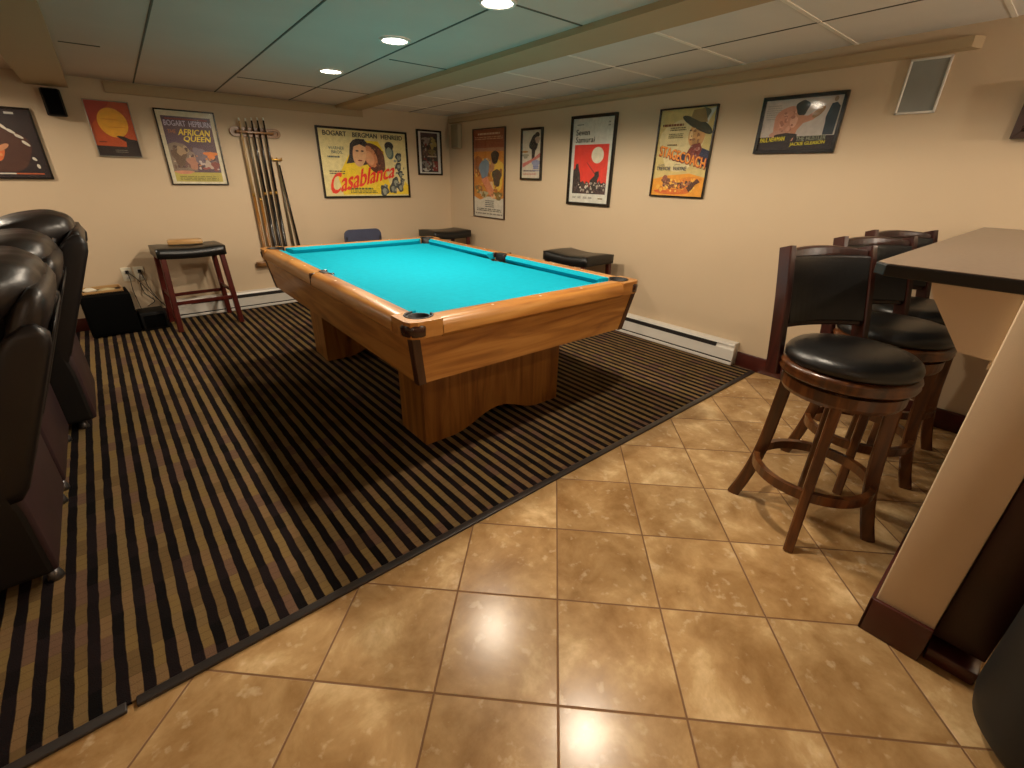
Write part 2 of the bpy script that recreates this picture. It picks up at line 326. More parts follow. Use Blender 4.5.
# ceiling seams left: lines along Y and across X
def seam(name, x0, y0, x1, y1, wd, m, dz, n=10, label='ceiling grid line'):
    b = MB(); d = Vector((x1 - x0, y1 - y0)).normalized(); p = Vector((-d.y, d.x)) * wd / 2
    zz = lambda y: ceil_z(y) + dz
    r = []
    for (x, y) in ((x0, y0), (x1, y1)):
        r.append([(x - p.x, y - p.y, zz(y) - 0.003), (x + p.x, y + p.y, zz(y) - 0.003), (x + p.x, y + p.y, zz(y) + 0.01), (x - p.x, y - p.y, zz(y) + 0.01)])
    b.ring_loft(r, m, smooth=False); return struct(b.build(name), label)
k = 5
for xa, xs in ((0.468, 0.028), (1.024, 0.025), (1.63, 0.03), (-0.7, 0.0), (-1.31, 0), (-1.92, 0)):
    seam('trim_%d' % k, xa - xs * (YA - YN), YN, xa, YA, 0.009, SEAM, 0); k += 1
for ya in (4.35, 3.1, 1.87, 0.65, -0.6, -1.8):
    if ya == 4.35: seam('trim_%d' % k, 1.03, ya, bl(ya), ya, 0.009, SEAM, 0); 
    else: seam('trim_%d' % k, 0.44 if ya < 2 else 1.62, ya, bl(ya), ya - 0.01, 0.010, SEAM, 0)
    k += 1
seam('trim_%d' % k, 0.07, 3.98, 0.25, 3.97, 0.012, SEAM, 0, label='short dark crack in the ceiling panel'); k += 1
seam('trim_%d' % k, 2.79, YN, 2.89, YA, 0.007, SEAM, 0.012); k += 1
for i in range(11):
    ya = 1.10 + 0.612 * (i - 3)
    if -2.3 < ya < 5.0: seam('trim_%d' % k, br(ya), ya, XB, ya + .0, 0.020, TBAR_W, 0.012, label='white ceiling T-bar'); k += 1

# wall-top mouldings
b = MB(); b.box((0.275, YA - 0.022, 1.80), (2.34, YA, 1.875), SOFFIT, 0.003); struct(b.build('trim_%d' % k), 'flat tan board along the top of the back wall'); k += 1
b = MB()
b.ring_loft([[(XB - 0.022, 0.60, 1.885), (XB, 0.565, 1.875), (XB, 0.565, 1.925), (XB - 0.022, 0.60, 1.93)],
             [(XB - 0.022, 5.14, 1.825), (XB, 5.14, 1.815), (XB, 5.14, 1.87), (XB - 0.022, 5.14, 1.865)]], SOFFIT, smooth=False)
struct(b.build('trim_%d' % k), 'tan moulding strip under the ceiling on the right wall'); k += 1
# baseboards
BH = 0.115
def base(name, a, b_, label): o = MB().box(a, b_, BURG, 0.005).build(name); return struct(o, label)
base('baseboard_back', (XL, YA - 0.018, 0.0), (0.285, YA, BH), 'burgundy baseboard left of the long heater')
base('baseboard_right', (XB - 0.018, 0.02, 0.0), (XB, 1.33, BH), 'burgundy baseboard beside the short heater')
base('baseboard_left', (XL, YN, 0.0), (XL + 0.018, YA - 0.018, BH), 'burgundy baseboard at the recliner side')

# knee wall of the bar with its baseboard
b = MB(); b.box((1.513, -0.119, 0.0), (XB, 0.019, 1.06), WALL, 0.004); struct(b.build('wall_bar'), 'beige half wall carrying the bar counter')
b = MB(); b.box((1.499, -0.121, 0.0), (1.513, 0.030, 0.128), BURG, 0.004); b.box((1.499, 0.019, 0.0), (XB - .018, 0.030, 0.128), BURG, 0.004)
struct(b.build('baseboard_bar'), 'burgundy baseboard wrapped round the bar wall')

# ================================================================ HEATERS
def heater(name, length, label):
    """local X along wall, wall at y=0, room at -y"""
    r = empty(name, (0, 0, 0), 0, label, 'baseboard heater')
    b = MB(); prof = [(0, 0.02), (-0.035, 0.02), (-0.062, 0.032), (-0.064, 0.118), (-0.050, 0.130), (-0.050, 0.146), (-0.058, 0.150), (-0.052, 0.166), (-0.010, 0.172), (0, 0.172)]
    b.prism([(y, z) for y, z in prof], 0.0, length, WHITE_METAL, 'X'); b.build('body', r)
    b = MB(); b.box((0.14, -0.0655, 0.119), (length - 0.14, -0.048, 0.147), DARKSLOT); b.build('vent_slot', r)
    b = MB(); b.box((0.0, -0.0655, 0.029), (length, -0.058, 0.038), DARKSLOT); b.build('lower_gap', r)
    b = MB(); b.box((0.0, -0.068, 0.004), (length, -0.004, 0.028), WHITE_METAL, 0.003); b.build('foot_rail', r)
    for x in (-0.004, length):
        b = MB(); b.box((x, -0.066, 0.006), (x + 0.004, 0, 0.174), WHITE_METAL, 0.001); b.build('end_cap', r)
    return r
h = heater('baseboard_heater', 2.7, 'long white baseboard heater under the cue rack'); h.location = (0.30, YA - .001, 0.008)
h = heater('baseboard_heater', 3.72, 'white baseboard heater on the right wall beyond the bar stools'); h.location = (XB - .001, 5.06, 0.008); h.rotation_euler = (0, 0, -PI / 2)

# ================================================================ LIGHTS
def trim_can(x, y, scale, lab, grp):
    z = ceil_z(y)
    r = empty('recessed_light', (x, y, z - 0.001), 0, lab, 'ceiling light', grp)
    b = MB(); b.lathe([(0.066, 0.0), (0.066, -0.006), (0.078, -0.008), (0.083, -0.002), (0.083, 0.0)], WHITE_METAL, n=32, caps=False); b.build('trim_ring', r)
    b = MB(); b.lathe([(0.0005, -0.0040), (0.05, -0.0052), (0.0655, -0.003), (0.0655, -0.0005), (0.0005, -0.0005)], LENS, n=32); b.build('lamp_lens', r)
    ld = bpy.data.lights.new('downlight', 'SPOT'); ld.energy = LAMP_W * scale; ld.color = WARM; ld.spot_size = math.radians(170); ld.spot_blend = 0.25; ld.shadow_soft_size = 0.045
    lo = bpy.data.objects.new('downlight', ld); col.objects.link(lo); lo.location = (x, y, z - 0.02)
names = {0: 'lit recessed ceiling light farthest from the camera, nearest the cue rack', 1: 'lit recessed ceiling light above the middle of the pool table', 2: 'lit recessed ceiling light at the top edge of the photo'}
for i, (x, y, s) in enumerate(LAMPS):
    trim_can(x, y, s, names.get(i, 'lit recessed ceiling light outside the photo'), 'recessed ceiling lights')

# torchiere fill lamps, added out of view to light the ceiling softly
def added_torchiere(x, y, watts, lab):
    r = empty('added_floor_lamp', (x, y, 0), 0, lab, 'added lamp', 'torchiere fill lamps')
    b = MB(); b.lathe([(0.001, 0), (0.14, 0), (0.14, 0.015), (0.02, 0.03), (0.001, 0.03)], BLACKM, n=32); b.build('base', r)
    b = MB(); b.lathe([(0.012, 0.028), (0.012, 1.33)], BLACKM, n=16); b.build('pole', r)
    b = MB(); b.lathe([(0.02, 1.325), (0.10, 1.36), (0.15, 1.42), (0.146, 1.42), (0.097, 1.365), (0.02, 1.33)], WHITE_METAL, n=32); b.build('lamp_shade', r)
    b = MB(); b.lathe([(0.001, 1.345), (0.05, 1.35), (0.06, 1.375), (0.001, 1.38)], LENS, n=24); b.build('bulb', r)
    ld = bpy.data.lights.new('fill_uplight', 'POINT'); ld.energy = watts; ld.color = (1.0, 0.86, 0.70); ld.shadow_soft_size = 0.06
    lo = bpy.data.objects.new('fill_uplight', ld); col.objects.link(lo); lo.location = (x, y, 1.44)
added_torchiere(-1.7, -1.2, 20, 'floor lamp added unseen behind the camera for ceiling light, recliner side')
added_torchiere(2.9, -1.5, 46, 'unseen floor lamp added behind the bar to brighten the ceiling')

# ================================================================ POOL TABLE
def pool_table():
    r = empty('pool_table', (1.446, 2.515, 0.008), math.radians(-1.2), 'honey oak pool table with teal felt on the striped carpet', 'pool table')
    HX, HY, Z = 0.684, 1.105, 0.782          # outer half sizes and rail top (above the carpet)
    # rails: profile swept on the four sides
    RW = 0.125
    cut = 0.085                               # corner cut for the pockets
    def rail(side, a0, a1, m, cush=(0, 0)):
        # profile: t = distance from the outer edge inward, z
        prof = [(0.012, Z - 0.075), (0.0, Z - 0.060), (0.0, Z - 0.030), (0.008, Z - 0.012), (0.024, Z - 0.002), (0.05, Z), (0.085, Z - 0.001), (0.088, Z - 0.004), (0.088, Z - 0.06), (0.012, Z - 0.075)][:-1]
        b = MB(); rings = []
        for a in (a0, a0 + 0.004, a1 - 0.004, a1):
            ring = []
            for t, z in prof:
                ring.append({'N': (a, -HY + t, z), 'F': (a, HY - t, z), 'L': (-HX + t, a, z), 'R': (HX - t, a, z)}[side])
            rings.append(ring)
        b.ring_loft(rings, m, smooth=False)
        o = b.build('rail', r)
        for p in o.data.polygons: p.use_smooth = True
        o.data.set_sharp_from_angle(angle=math.radians(35))
        # cushion: felt nose
        c = MB(); pc = [(0.086, Z - 0.003), (0.128, Z - 0.010), (0.134, Z - 0.018), (0.118, Z - 0.045), (0.086, Z - 0.045)]
        rings = []
        for a, sh in ((a0 + 0.004 + cush[0], 1), (a1 - 0.004 - cush[1], -1)):
            ring = []
            for t, z in pc:
                aa = a + sh * (t - 0.086) * 0.9
                ring.append({'N': (aa, -HY + t, z), 'F': (aa, HY - t, z), 'L': (-HX + t, aa, z), 'R': (HX - t, aa, z)}[side])
            rings.append(ring)
        c.ring_loft(rings, FELT, smooth=False); c.build('cushion', r)
        n = 3
        for k in range(1, n + 1):
            a = a0 + (a1 - a0) * k / (n + 1); d = 0.006
            cx, cy = {'N': (a, -HY + 0.05), 'F': (a, HY - 0.05), 'L': (-HX + 0.05, a), 'R': (HX - 0.05, a)}[side]
            s_ = MB(); s_.lathe([(0.0005, 0), (d, 0), (d, 0.0008), (0.0005, 0.0008)], SIGHT, c=(cx, cy, Z - 0.0002), n=12)
            s_.build('sight_inlay', r)
    C = 0.145; SP = 0.055
    rail('N', -HX + C, HX - C, OAK_X); rail('F', -HX + C, HX - C, OAK_X)
    for sd in 'LR':
        rail(sd, -HY + C, -0.005, OAK_Y, (0, SP)); rail(sd, 0.005, HY - C, OAK_Y, (SP, 0))
    # apron panels, leaning inwards to the bottom
    zt, zb, ins = Z - 0.062, 0.512, 0.035
    o0 = 0.018
    x0, y0, x1, y1 = HX - o0, HY - o0, HX - o0 - ins, HY - o0 - ins
    T = 0.02
    def panel(P, Q, nrm, m, nm='apron'):
        b = MB(); n_ = Vector(nrm) * -T
        ring1 = [Vector((P[0], P[1], zt)), Vector((Q[0], Q[1], zt)), Vector((Q[2], Q[3], zb)), Vector((P[2], P[3], zb))]
        b.ring_loft([ring1, [v + n_ for v in ring1]], m, smooth=False); return b.build(nm, r)
    panel((-x0, -y0, -x1, -y1), (x0, -y0, x1, -y1), (0, -1, 0), OAK_X); panel((-x0, y0, -x1, y1), (x0, y0, x1, y1), (0, 1, 0), OAK_X)
    panel((-x0, -y0, -x1, -y1), (-x0, y0, -x1, y1), (-1, 0, 0), OAK_Y); panel((x0, -y0, x1, -y1), (x0, y0, x1, y1), (1, 0, 0), OAK_Y)
    # corner strips and castings
    for sx in (-1, 1):
        for sy in (-1, 1):
            b = MB(); w_ = 0.032
            def rr(x, y, z): return [(sx * (x + .003), sy * (y - w_), z), (sx * (x + .003), sy * (y + .000), z), (sx * (x), sy * (y + .003), z), (sx * (x - w_), sy * (y + .003), z), (sx * (x - w_), sy * (y - w_), z)]
            b.ring_loft([rr(x0, y0, zt), rr(x1, y1, zb - 0.004)], DARKEDGE, smooth=False); b.build('corner_strip', r)
            # rounded corner casting with a pocket mouth
            b = MB(); n = 14; cx, cy, R0 = HX - 0.052, HY - 0.052, 0.056
            prof = [(R0 - 0.010, Z - 0.064), (R0 - 0.003, Z - 0.056), (R0 + 0.0005, Z - 0.026), (R0 - 0.008, Z - 0.010), (R0 - 0.018, Z - 0.0005), (R0 - 0.020, Z - 0.03)]
            rings = []
            for i in range(n + 1):
                a = -0.32 + (PI / 2 + 0.64) * i / n
                rings.append([(sx * (cx + rad * math.cos(a)), sy * (cy + rad * math.sin(a)), z) for rad, z in prof])
            b.ring_loft(rings, CORNER, closed=True, caps=True); b.build('corner_casting', r)
            b = MB(); b.lathe([(0.0005, Z - 0.11), (0.035, Z - 0.11), (0.046, Z - 0.055), (0.046, Z - 0.004), (0.041, Z - 0.004), (0.040, Z - 0.055), (0.032, Z - 0.105), (0.0005, Z - 0.105)], POCKET, c=(sx * (HX - 0.088), sy * (HY - 0.088), 0), n=28); b.build('pocket', r)
            b = MB(); c0, rr_ = 0.090, 0.054
            pl = [(0.002, 0.1455), (0.002, 0.040), (0.014, 0.014), (0.040, 0.002), (0.1455, 0.002), (0.1455, 0.088)] + [(c0 + rr_ * math.cos(-2 * PI * 0.75 * i / 20), c0 + rr_ * math.sin(-2 * PI * 0.75 * i / 20)) for i in range(21)] + [(0.088, 0.1455)]
            pl = [(sx * (HX - a_), sy * (HY - b_)) for a_, b_ in pl]
            b.prism(pl, Z - 0.066, Z - 0.0008, OAK_X, 'Z'); b.build('corner_block', r, bev=0.010)
            b = MB(); rg = []
            for i in range(25):
                q = -2 * PI * 0.75 * i / 24
                rg.append([(sx * (HX - c0 - rad * math.cos(q)), sy * (HY - c0 - rad * math.sin(q)), z) for rad, z in ((0.0545, Z - 0.06), (0.0545, Z - 0.002), (0.0575, Z - 0.0005), (0.0575, Z + 0.0015), (0.050, Z + 0.0015), (0.0485, Z - 0.004), (0.0485, Z - 0.06))])
            b.ring_loft(rg, POCKET); b.build('pocket_liner', r)
    for sx in (-1, 1):
        b = MB(); 
        b.box((sx * (HX + 0.0015), -0.006, Z - 0.060), (sx * (HX - 0.030), 0.006, Z + 0.0005), CORNER, 0.003)
        b.box((sx * (HX - 0.080), -0.060, Z - 0.030), (sx * (HX - 0.112), -0.050, Z + 0.002), CORNER, 0.004)
        b.box((sx * (HX - 0.080), 0.050, Z - 0.030), (sx * (HX - 0.112), 0.060, Z + 0.002), CORNER, 0.004)
        b.box((sx * (HX - 0.084), -0.055, Z - 0.050), (sx * (HX - 0.093), 0.055, Z + 0.002), POCKET, 0.002)
        b.box((sx * (HX - 0.060), -0.040, Z - 0.012), (sx * (HX - 0.090), 0.040, Z + 0.0022), POCKET, 0.002)
        b.build('side_casting', r)
        b = MB(); b.lathe([(0.0005, Z - 0.13), (0.036, Z - 0.13), (0.044, Z - 0.048), (0.041, Z - 0.045), (0.034, Z - 0.125), (0.0005, Z - 0.125)], POCKET, c=(sx * (HX - 0.125), 0, 0), n=24); b.build('pocket', r)
    # bed with felt, holes left dark by the pockets standing proud of it
    b = MB(); zf = Z - 0.042
    hx, hy = HX - 0.095, HY - 0.095; pr = 0.062
    pts = []
    def arc(cx, cy, a0, a1, rad, n=8): return [(cx + rad * math.cos(a0 + (a1 - a0) * i / n), cy + rad * math.sin(a0 + (a1 - a0) * i / n)) for i in range(n + 1)]
    cxy = (HX - 0.090, HY - 0.090)
    pts += arc(-cxy[0], -cxy[1], PI / 2 - .25, 0.25, 0.058)          # near left, walk the notch
    pts += arc(cxy[0], -cxy[1], PI - .25, PI / 2 + .25, 0.058)
    pts += arc(HX - 0.12, 0, -PI / 2 - .5 - 0.0, -PI - PI / 2 + .5, 0.044)
    pts += arc(cxy[0], cxy[1], -PI / 2 - .25, -PI + .25, 0.058)
    pts += arc(-cxy[0], cxy[1], -.25, -PI / 2 + .25, 0.058)
    pts += arc(-(HX - 0.12), 0, PI / 2 - .5, -PI / 2 + .5, 0.044)
    b.prism(pts, zf - 0.03, zf, FELT, 'Z'); b.build('felt_bed', r)
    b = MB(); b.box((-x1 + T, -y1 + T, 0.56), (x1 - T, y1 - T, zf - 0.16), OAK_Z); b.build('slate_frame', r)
    # two pedestal legs with an arched foot
    def pedestal(ya, yb, nm='pedestal'):
        b = MB(); W = 0.464; n = 22; prof = []
        bot = []
        for i in range(n + 1):
            t = i / n; x = -W + 2 * W * t
            q = (abs(x) / W); hgt = 0.0 if q > 0.66 else 0.085 * (0.5 + 0.5 * math.cos(PI * q / 0.66))
            bot.append((x, hgt))
        prof = bot + [(W, 0.56), (-W, 0.56)]
        # n-gon side faces built as strips so the concave arch is safe
        for yy in (ya, yb):
            for i in range(n):
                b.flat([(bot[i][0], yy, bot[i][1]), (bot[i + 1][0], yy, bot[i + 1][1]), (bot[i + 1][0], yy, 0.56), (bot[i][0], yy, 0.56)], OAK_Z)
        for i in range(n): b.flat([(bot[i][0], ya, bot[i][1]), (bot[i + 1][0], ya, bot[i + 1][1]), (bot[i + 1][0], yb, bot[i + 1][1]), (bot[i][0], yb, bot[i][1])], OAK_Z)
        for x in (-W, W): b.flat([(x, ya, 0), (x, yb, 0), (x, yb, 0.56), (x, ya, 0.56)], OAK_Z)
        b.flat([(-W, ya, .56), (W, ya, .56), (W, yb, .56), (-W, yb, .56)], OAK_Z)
        bmesh.ops.remove_doubles(b.bm, verts=b.bm.verts, dist=0.0005)
        o = b.build(nm, r); o.location = (0.015, 0, 0)
    pedestal(-0.73, -0.47); pedestal(0.72, 0.98)
    return r
pool_table()

# ================================================================ BAR STOOLS (swivel, with back)
def leg_pts(r0, r1, z0, n=9):
    out = []
    for i in range(n + 1):
        t = i / n; z = z0 * (1 - t)
        rad = r0 + (r1 - r0) * (0.42 * t + 0.58 * max(0, (t - 0.40) / 0.60) ** 2.2 )
        out.append((rad, z))
    return out
def bar_stool():
    r = empty('bar_stool', (0, 0, 0), 0, '', 'bar stool', 'swivel bar stools at the bar')
    # local: back at +Y
    for kx, ky in ((1, 1), (-1, 1), (-1, -1), (1, -1)):
        a = math.atan2(ky, kx)
        b = MB(); pts = [(rad * math.cos(a), rad * math.sin(a), z) for rad, z in leg_pts(0.165, 0.250, 0.63)]
        b.bar(pts, 0.034, 0.046, STOOLW, side=(-math.sin(a), math.cos(a), 0)); b.build('leg', r)
    b = MB(); b.lathe([(0.190, 0.205), (0.213, 0.205), (0.213, 0.243), (0.190, 0.243), (0.190, 0.205)], STOOLW, n=48, caps=False, smooth=False); o = b.build('foot_ring', r)
    b = MB(); b.lathe([(0.150, 0.575), (0.188, 0.575), (0.196, 0.590), (0.196, 0.628), (0.150, 0.628), (0.150, 0.575)], STOOLW, n=48, caps=False, smooth=False); b.build('apron_ring', r)
    b = MB(); b.lathe([(0.0005, 0.630), (0.12, 0.630), (0.12, 0.638), (0.0005, 0.638)], STEEL, n=32, smooth=False); b.build('swivel_plate', r)
    b = MB(); b.lathe([(0.001, 0.640), (0.199, 0.640), (0.212, 0.646), (0.216, 0.656), (0.210, 0.666), (0.216, 0.674), (0.212, 0.684), (0.199, 0.690), (0.001, 0.690)], STOOLW, n=56); o = b.build('seat_ring', r)
    prof = [(0.001, 0.685), (0.194, 0.686), (0.207, 0.698), (0.208, 0.714), (0.200, 0.730), (0.185, 0.742), (0.15, 0.750), (0.10, 0.756), (0.05, 0.759), (0.001, 0.760)]
    b = MB(); b.lathe(prof, LEATHER, n=56); b.build('seat', r)
    # back posts: wide flat boards following the seat's side, leaning back
    for s in (-1, 1):
        b = MB(); pts = []; tap = []
        for t in range(9):
            u = t / 8; z = 0.605 + u * 0.458
            y = 0.135 + 0.075 * u + 0.03 * u * u; x = s * (0.183 - 0.012 * u)
            pts.append((x, y, z)); tap.append(1.0)
        b.bar(pts, 0.060, 0.026, STOOLD, side=(0, 1, 0)); b.build('back_post', r)
    def curved(z0, z1, off0, off1, m, nm, th=0.022, half=0.172, zarc=0.0, bow=0.03):
        b = MB(); rings = []; n = 12
        for i in range(n + 1):
            t = -1 + 2 * i / n; x = half * t; c = bow * (1 - t * t)
            za = zarc * (1 - t * t)
            rings.append([(x, off0 + c - th / 2, z0), (x, off0 + c + th / 2, z0), (x, off1 + c + th / 2, z1 + za), (x, off1 + c - th / 2, z1 + za)])
        b.ring_loft(rings, m, smooth=False); return b.build(nm, r, bev=0.005)
    def yb(z): u = (z - 0.60) / 0.475; return 0.135 + 0.075 * u + 0.03 * u * u
    curved(1.028, 1.052, yb(1.028), yb(1.052), STOOLD, 'top_rail', 0.030, half=0.160, zarc=0.012)
    curved(0.775, 0.796, yb(0.775), yb(0.796), STOOLD, 'lower_rail', 0.020)
    curved(0.795, 1.032, yb(0.795) - 0.002, yb(1.032) - 0.002, LEATHER, 'back_pad', 0.050, half=0.162)
    return r
bs = bar_stool(); bs['label'] = 'bar stool nearest the camera, black round seat and brown curved legs'
bs.location = (1.925, 0.365, 0.0); bs.rotation_euler = (0, 0, math.radians(-31))
dup(bs, (2.475, 0.355, 0), math.radians(-33), 'middle bar stool of three, between the nearest one and the wall')
dup(bs, (2.985, 0.365, 0), math.radians(-33), 'bar stool farthest along the bar, closest to the right wall')

# ================================================================ SADDLE STOOLS
def saddle_stool():
    r = empty('saddle_stool', (0, 0, 0), 0, '', 'stool', 'backless saddle stools')
    W, D = 0.247, 0.182; fx, fy = 0.235, 0.20
    for sx in (-1, 1):
        for sy in (-1, 1):
            b = MB(); b.bar([(sx * fx, sy * fy, 0), (sx * (W - 0.035), sy * (D - 0.022), 0.605)], 0.040, 0.040, CHERRY, side=(1, 0, 0)); b.build('leg', r)
    def at(sx, sy, z): t = z / 0.605; return (sx * (fx + (W - 0.035 - fx) * t), sy * (fy + (D - 0.022 - fy) * t), z)
    for sy, z in ((-1, 0.235), (1, 0.235)):
        b = MB(); b.bar([at(-1, sy, z), at(1, sy, z)], 0.028, 0.018, CHERRY, side=(0, 0, 1)); b.build('stretcher', r)
    for sx in (-1, 1):
        b = MB(); b.bar([at(sx, -1, 0.285), at(sx, 1, 0.285)], 0.028, 0.018, CHERRY, side=(0, 0, 1)); b.build('stretcher', r)
    # padded saddle seat, dipping across the middle
    b = MB(); nx, ny = 18, 12; top = []; 
    def zt(u, v):
        e = max(abs(u), 0); f = max(abs(v), 0)
        edge = (1 - e ** 6) * (1 - f ** 6)
        return 0.605 + 0.050 + 0.018 * edge + 0.022 * (u * u) + 0.004 * (1 - v * v)
    rings = []
    g = [[b.bm.verts.new((W * (-1 + 2 * i / nx) , D * (-1 + 2 * j / ny), zt(-1 + 2 * i / nx, -1 + 2 * j / ny))) for j in range(ny + 1)] for i in range(nx + 1)]
    h_ = [[b.bm.verts.new((W * (-1 + 2 * i / nx), D * (-1 + 2 * j / ny), 0.592 + 0.012 * (-1 + 2 * i / nx) ** 2)) for j in range(ny + 1)] for i in range(nx + 1)]
    fs = []
    for i in range(nx):
        for j in range(ny):
            fs.append(b.bm.faces.new((g[i][j], g[i + 1][j], g[i + 1][j + 1], g[i][j + 1]))); fs.append(b.bm.faces.new((h_[i][j], h_[i][j + 1], h_[i + 1][j + 1], h_[i + 1][j])))
    for i in range(nx):
        for j in (0, ny): fs.append(b.bm.faces.new((g[i][j], g[i + 1][j], h_[i + 1][j], h_[i][j])))
    for j in range(ny):
        for i in (0, nx): fs.append(b.bm.faces.new((g[i][j], g[i][j + 1], h_[i][j + 1], h_[i][j])))
    b._fin(fs, LEATHER, True); b.build('seat', r, bev=0.0)
    return r
ss = saddle_stool(); ss['label'] = 'backless saddle stool with burgundy legs, left of the cue rack'
ss.location = (0.503, 4.870, 0.008); ss.rotation_euler = (0, 0, math.radians(3))
dup(ss, (3.06, 4.80, 0.008), 0, 'backless black saddle stool in the room corner behind the table')
dup(ss, (3.085, 2.72, 0.008), PI / 2, 'backless black saddle stool against the right wall below the large posters')
# wooden tray on the left stool
b = MB(); b.box((-0.125, -0.055, 0.0), (0.125, 0.055, 0.036), LWOOD, 0.008); b.box((-0.11, -0.04, 0.0355), (0.11, 0.04, 0.039), LWOOD, 0.002)
o = b.build('wooden_block', loc=(0.50, 4.90, 0.693)); o.rotation_euler = (0, 0, math.radians(-4)); tag(o, 'pale wooden block lying on the stool left of the cue rack', 'block')

# ================================================================ BLUE CHAIR behind the table
r = empty('folding_chair', (2.09, 4.72, 0.008), 0, 'slate blue padded chair behind the far end of the table', 'chair')
b = MB(); pts = []
for i in range(9): a = PI * i / 8; 
def rrect(w_, h_, rad, n=6):
    out = []
    for cx, cy, a0 in ((w_ - rad, h_ - rad, 0), (-w_ + rad, h_ - rad, PI / 2), (-w_ + rad, -h_ + rad, PI), (w_ - rad, -h_ + rad, 3 * PI / 2)):
        out += [(cx + rad * math.cos(a0 + PI / 2 * i / n), cy + rad * math.sin(a0 + PI / 2 * i / n)) for i in range(n + 1)]
    return out
b = MB(); b.prism([(x, 0.60 + z) for x, z in rrect(0.205, 0.125, 0.06)], 0.16, 0.185, BLUEP, 'Y'); b.build('backrest', r, bev=0.006)
b = MB(); b.prism(rrect(0.20, 0.20, 0.05), 0.40, 0.435, BLUEP, 'Z'); b.build('seat', r, bev=0.008)
for sx in (-1, 1):
    b = MB(); b.tube([(sx * 0.185, -0.20, 0), (sx * 0.185, 0.09, 0.40), (sx * 0.185, 0.172, 0.66)], 0.011, STEEL); b.build('leg', r)
    b = MB(); b.tube([(sx * 0.165, 0.22, 0), (sx * 0.165, -0.12, 0.40)], 0.011, STEEL); b.build('leg', r)

# ================================================================ BAR COUNTER + CORBELS + CABINET
r = empty('bar_counter', (1.53, 0.0, 1.060), 0, 'bar counter with taupe top and black edge on the half wall', 'counter')
def poly_slab(pts, z0, z1, m, nm, bev=0.003):
    b = MB(); b.prism(pts, z0, z1, m, 'Z'); return b.build(nm, r, bev=bev)
cp = [(0.0, 0.285), (0.03, 0.314), (1.868, 0.300), (1.868, -0.60), (0.0, -0.60)]
poly_slab(cp, 0.0, 0.030, COUNTER_E, 'slab'); poly_slab([(x + (0.004 if x < 1 else 0), y - (0.004 if y > 0 else 0)) for x, y in cp], 0.0302, 0.0318, COUNTER, 'laminate_top', 0)
for nmx in (1.55, 2.9):
    r = empty('corbel', (nmx - 0.016, 0.019, 0.90), 0, 'beige triangular bracket under the counter end' if nmx < 2 else 'beige triangular bracket under the counter near the right wall', 'bracket', 'brackets under the bar counter')
    b = MB(); b.prism([(0.0, 0.0), (0.066, 0.004), (0.156, 0.132), (0.165, 0.1595), (0.0, 0.1595)], 0.0, 0.10, WALL, 'X'); b.build('bracket_body', r)
    b = MB(); b.box((0.001, 0.0, -0.022), (0.104, 0.006, 0.0), WALL, 0.002); b.build('wall_plate', r)
r = empty('bar_cabinet', (1.56, -0.124, 0.0), 0, 'dark cherry cabinet behind the half wall at the bar end', 'cabinet')
b = MB(); b.box((0.0, -0.115, 0.07), (1.83, 0.0, 1.055), PANELW, 0.004); b.build('body', r)
b = MB(); b.box((0.05, -0.10, 0.0), (1.83, -0.01, 0.07), BLACKM); b.build('toe_kick', r)
b = MB(); b.box((-0.032, -0.115, 0.0), (0.05, -0.004, 0.045), BURG, 0.004); b.build('base_trim', r)
# round black bin at the right edge
r = empty('waste_bin', (1.438, -0.43, 0.0), 0, 'round black bin at the right edge, in front of the bar cabinet', 'bin')
b = MB(); b.lathe([(0.001, 0.0), (0.12, 0.0), (0.165, 0.012), (0.195, 0.05), (0.205, 0.10), (0.213, 0.50), (0.210, 0.56), (0.20, 0.565), (0.195, 0.50), (0.19, 0.08), (0.001, 0.06)], BINM, n=56); b.build('body', r)
b = MB(); b.lathe([(0.213, 0.545), (0.220, 0.55), (0.220, 0.572), (0.21, 0.58), (0.20, 0.572), (0.20, 0.55), (0.213, 0.545)], BLACKM, n=56, caps=False); b.build('rim', r)

